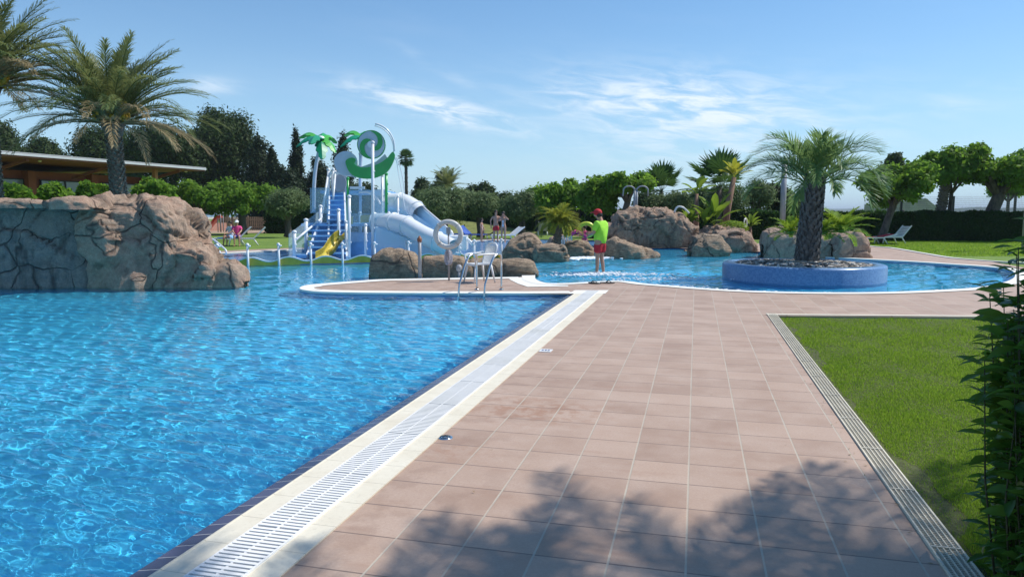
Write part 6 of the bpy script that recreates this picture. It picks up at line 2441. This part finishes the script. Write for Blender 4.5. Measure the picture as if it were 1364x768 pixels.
    if bikini:
        for z0_, z1_ in ((hipz - 0.07, hipz + 0.03), (hipz + 0.30, hipz + 0.38)):
            J, E = [], []
            a = j(0, 0, z0_, 0.136 * B)
            b_ = j(0, 0, z1_, 0.136 * B)
            skinned("swimwear", J, [(a, b_)], 0, bikini, root, 2)
    mb = MB()
    hx, hy, hz = 0, (-0.03 - 0.06 * head_tilt) * k, (sh + 0.235) * k
    if cap:
        mb.ell((hx, hy + 0.005, hz + 0.03 * k), (0.105 * k, 0.118 * k, 0.10 * k), 16, 10)
        o = mb.build("cap", cap, None)
        o.parent = root
        mb = MB()
        M = Matrix.Rotation(R(18), 3, "X")
        mb.ell((hx, hy - 0.14 * k, hz + 0.035 * k), (0.085 * k, 0.09 * k, 0.012 * k), 14, 6, M)
        p = mb.build("cap_brim", cap, None)
        p.parent = o
        mb = MB()
        mb.ell((hx, hy + 0.055 * k, hz - 0.03 * k), (0.092 * k, 0.075 * k, 0.10 * k), 12, 8)
        p = mb.build("hair", hair, None)
        p.parent = root
    else:
        mb.ell((hx, hy + 0.022 * k, hz + 0.022 * k), (0.100 * k, 0.108 * k, 0.105 * k), 16, 10)
        if long_hair:
            mb.ell((hx, hy + 0.075 * k, hz - 0.12 * k), (0.095 * k, 0.06 * k, 0.20 * k), 12, 8)
        p = mb.build("hair", hair, None)
        p.parent = root
    for sd in (-1, 1):
        mb = MB()
        mb.ell((sd * 0.032 * k, hy - 0.087 * k, (sh + 0.225) * k), (0.013 * k, 0.008 * k, 0.009 * k), 8, 6)
        p = mb.build("eye", M_DARK, None)
        p.parent = root
    return root


def faceto(v):
    """rotation that turns the figure's front (-Y) towards direction v"""
    return math.atan2(v.y, v.x) + math.pi / 2


lgp = G(799, 361.5)
lgp.z = -0.13
person(lgp, faceto(-RT * 0.8 + FW * 0.6), 1.80, "lifeguard in a neon yellow shirt, red shorts and red cap standing in shallow water",
       {-1: ((-0.24, -0.08, 1.18), (-0.10, -0.30, 1.16)), 1: ((0.24, -0.06, 1.15), (0.08, -0.27, 1.10))},
       legs={-1: ((-0.08, 0.00, 0.49), (-0.09, 0.06, 0.08)), 1: ((0.09, -0.03, 0.49), (0.10, -0.04, 0.08))}, shirt=M_NEON, shorts=M_RED, cap=M_RED, head_tilt=1.0, build=1.15)
person(WZ(660.5, 39.5), faceto(-FW + RT * 0.2), 1.72, "bare chested man in red shorts standing beside a woman at the splash zone",
       {-1: ((-0.30, 0.0, 1.17), (-0.28, -0.06, 0.92)), 1: ((0.28, -0.06, 1.20), (0.12, -0.22, 1.22))}, shorts=M_RED)
person(WZ(670.5, 39.3), faceto(-FW - RT * 0.3), 1.64, "dark haired woman in a white swimsuit with a raised arm beside the man",
       {-1: ((-0.24, -0.10, 1.22), (-0.12, -0.18, 1.40)), 1: ((0.32, -0.02, 1.30), (0.16, -0.10, 1.46))}, swim=M_SPIRAL, long_hair=True, build=0.88)
person(WZ(641.5, 39.8), faceto(-FW * 0.4 + RT), 1.28, "girl in a pale swimsuit standing left of the man and woman",
       {-1: ((-0.22, 0.0, 1.17), (-0.20, -0.14, 1.0)), 1: ((0.22, 0.0, 1.17), (0.20, -0.14, 1.0))}, swim=M_SPIRAL, long_hair=True, build=0.85)
sitlegs = {-1: ((-0.12, -0.42, 0.50), (-0.12, -0.46, 0.08)), 1: ((0.12, -0.42, 0.50), (0.12, -0.46, 0.08))}
person(WZ(315.5, 35.3), faceto(-FW + RT * 0.3), 1.6, "person in a pink top and white hat sitting on the lounger under the trees",
       {-1: ((-0.22, -0.12, 0.78), (-0.12, -0.32, 0.66)), 1: ((0.22, -0.12, 0.78), (0.12, -0.32, 0.66))}, legs=sitlegs, shirt=M_PINK, swim=None, shorts=M_BLUEC, cap=M_WHITE, sitting=True)
person(WZ(307, 35.6), faceto(-FW - RT * 0.4), 1.55, "person in a light blue top sitting left of the one in pink",
       {-1: ((-0.22, -0.12, 0.78), (-0.12, -0.32, 0.66)), 1: ((0.22, -0.12, 0.78), (0.12, -0.32, 0.66))}, legs=sitlegs, shirt=M_SPIRAL, shorts=M_PBLUE, sitting=True)
person(WZ(779, 30.0), faceto(-RT - FW * 0.3), 1.40, "person crouching with inflatable floats behind the boulders by the lifeguard",
       {-1: ((-0.24, -0.12, 0.82), (-0.20, -0.36, 0.80)), 1: ((0.24, -0.12, 0.82), (0.20, -0.36, 0.80))}, legs=sitlegs, shirt=M_PINK, shorts=M_PINK, sitting=True)
# inflatable float held by the crouching bather
fc = W(781, 306, 29.8)
fl = thing("inflatable_float", fc, "yellow inflatable swim ring held by the crouching bather", "swim ring")
mb = MB()
Q = [fc + RT * 0.30 * math.cos(a) + UP * 0.26 * math.sin(a) for a in np.linspace(0, 6.28, 25)]
mb.tube(Q, 0.085, 10, caps=False)
mb.build("ring", simple("lime_vinyl", (0.62, 0.72, 0.05), 0.3), fl)
fc = W(770, 313, 29.7)
fl = thing("inflatable_float", fc, "pink and purple inflatable held low in front of the crouching bather", "swim ring")
mb = MB()
mb.tube(catmull([fc - RT * 0.3, fc - RT * 0.1 + UP * 0.14, fc + RT * 0.15 + UP * 0.05, fc + RT * 0.35 - UP * 0.08], 5), 0.08, 10)
mb.build("body", M_PINK, fl)
person(WZ(1293, 52), faceto(-RT - FW * 0.3), 1.78, "bare shouldered person walking behind the hedge beside the thick tree trunk",
       {-1: ((-0.26, 0.0, 1.17), (-0.24, -0.08, 0.92)), 1: ((0.26, 0.0, 1.17), (0.24, -0.08, 0.92))}, shorts=M_RED)
person(WZ(1202, 54), faceto(-FW), 1.78, "person in a grey shirt behind the hedge beside the dark fence post",
       {-1: ((-0.26, 0.0, 1.17), (-0.24, -0.08, 0.92)), 1: ((0.26, 0.0, 1.17), (0.24, -0.08, 0.92))}, shirt=M_GREYM, shorts=M_DARK)
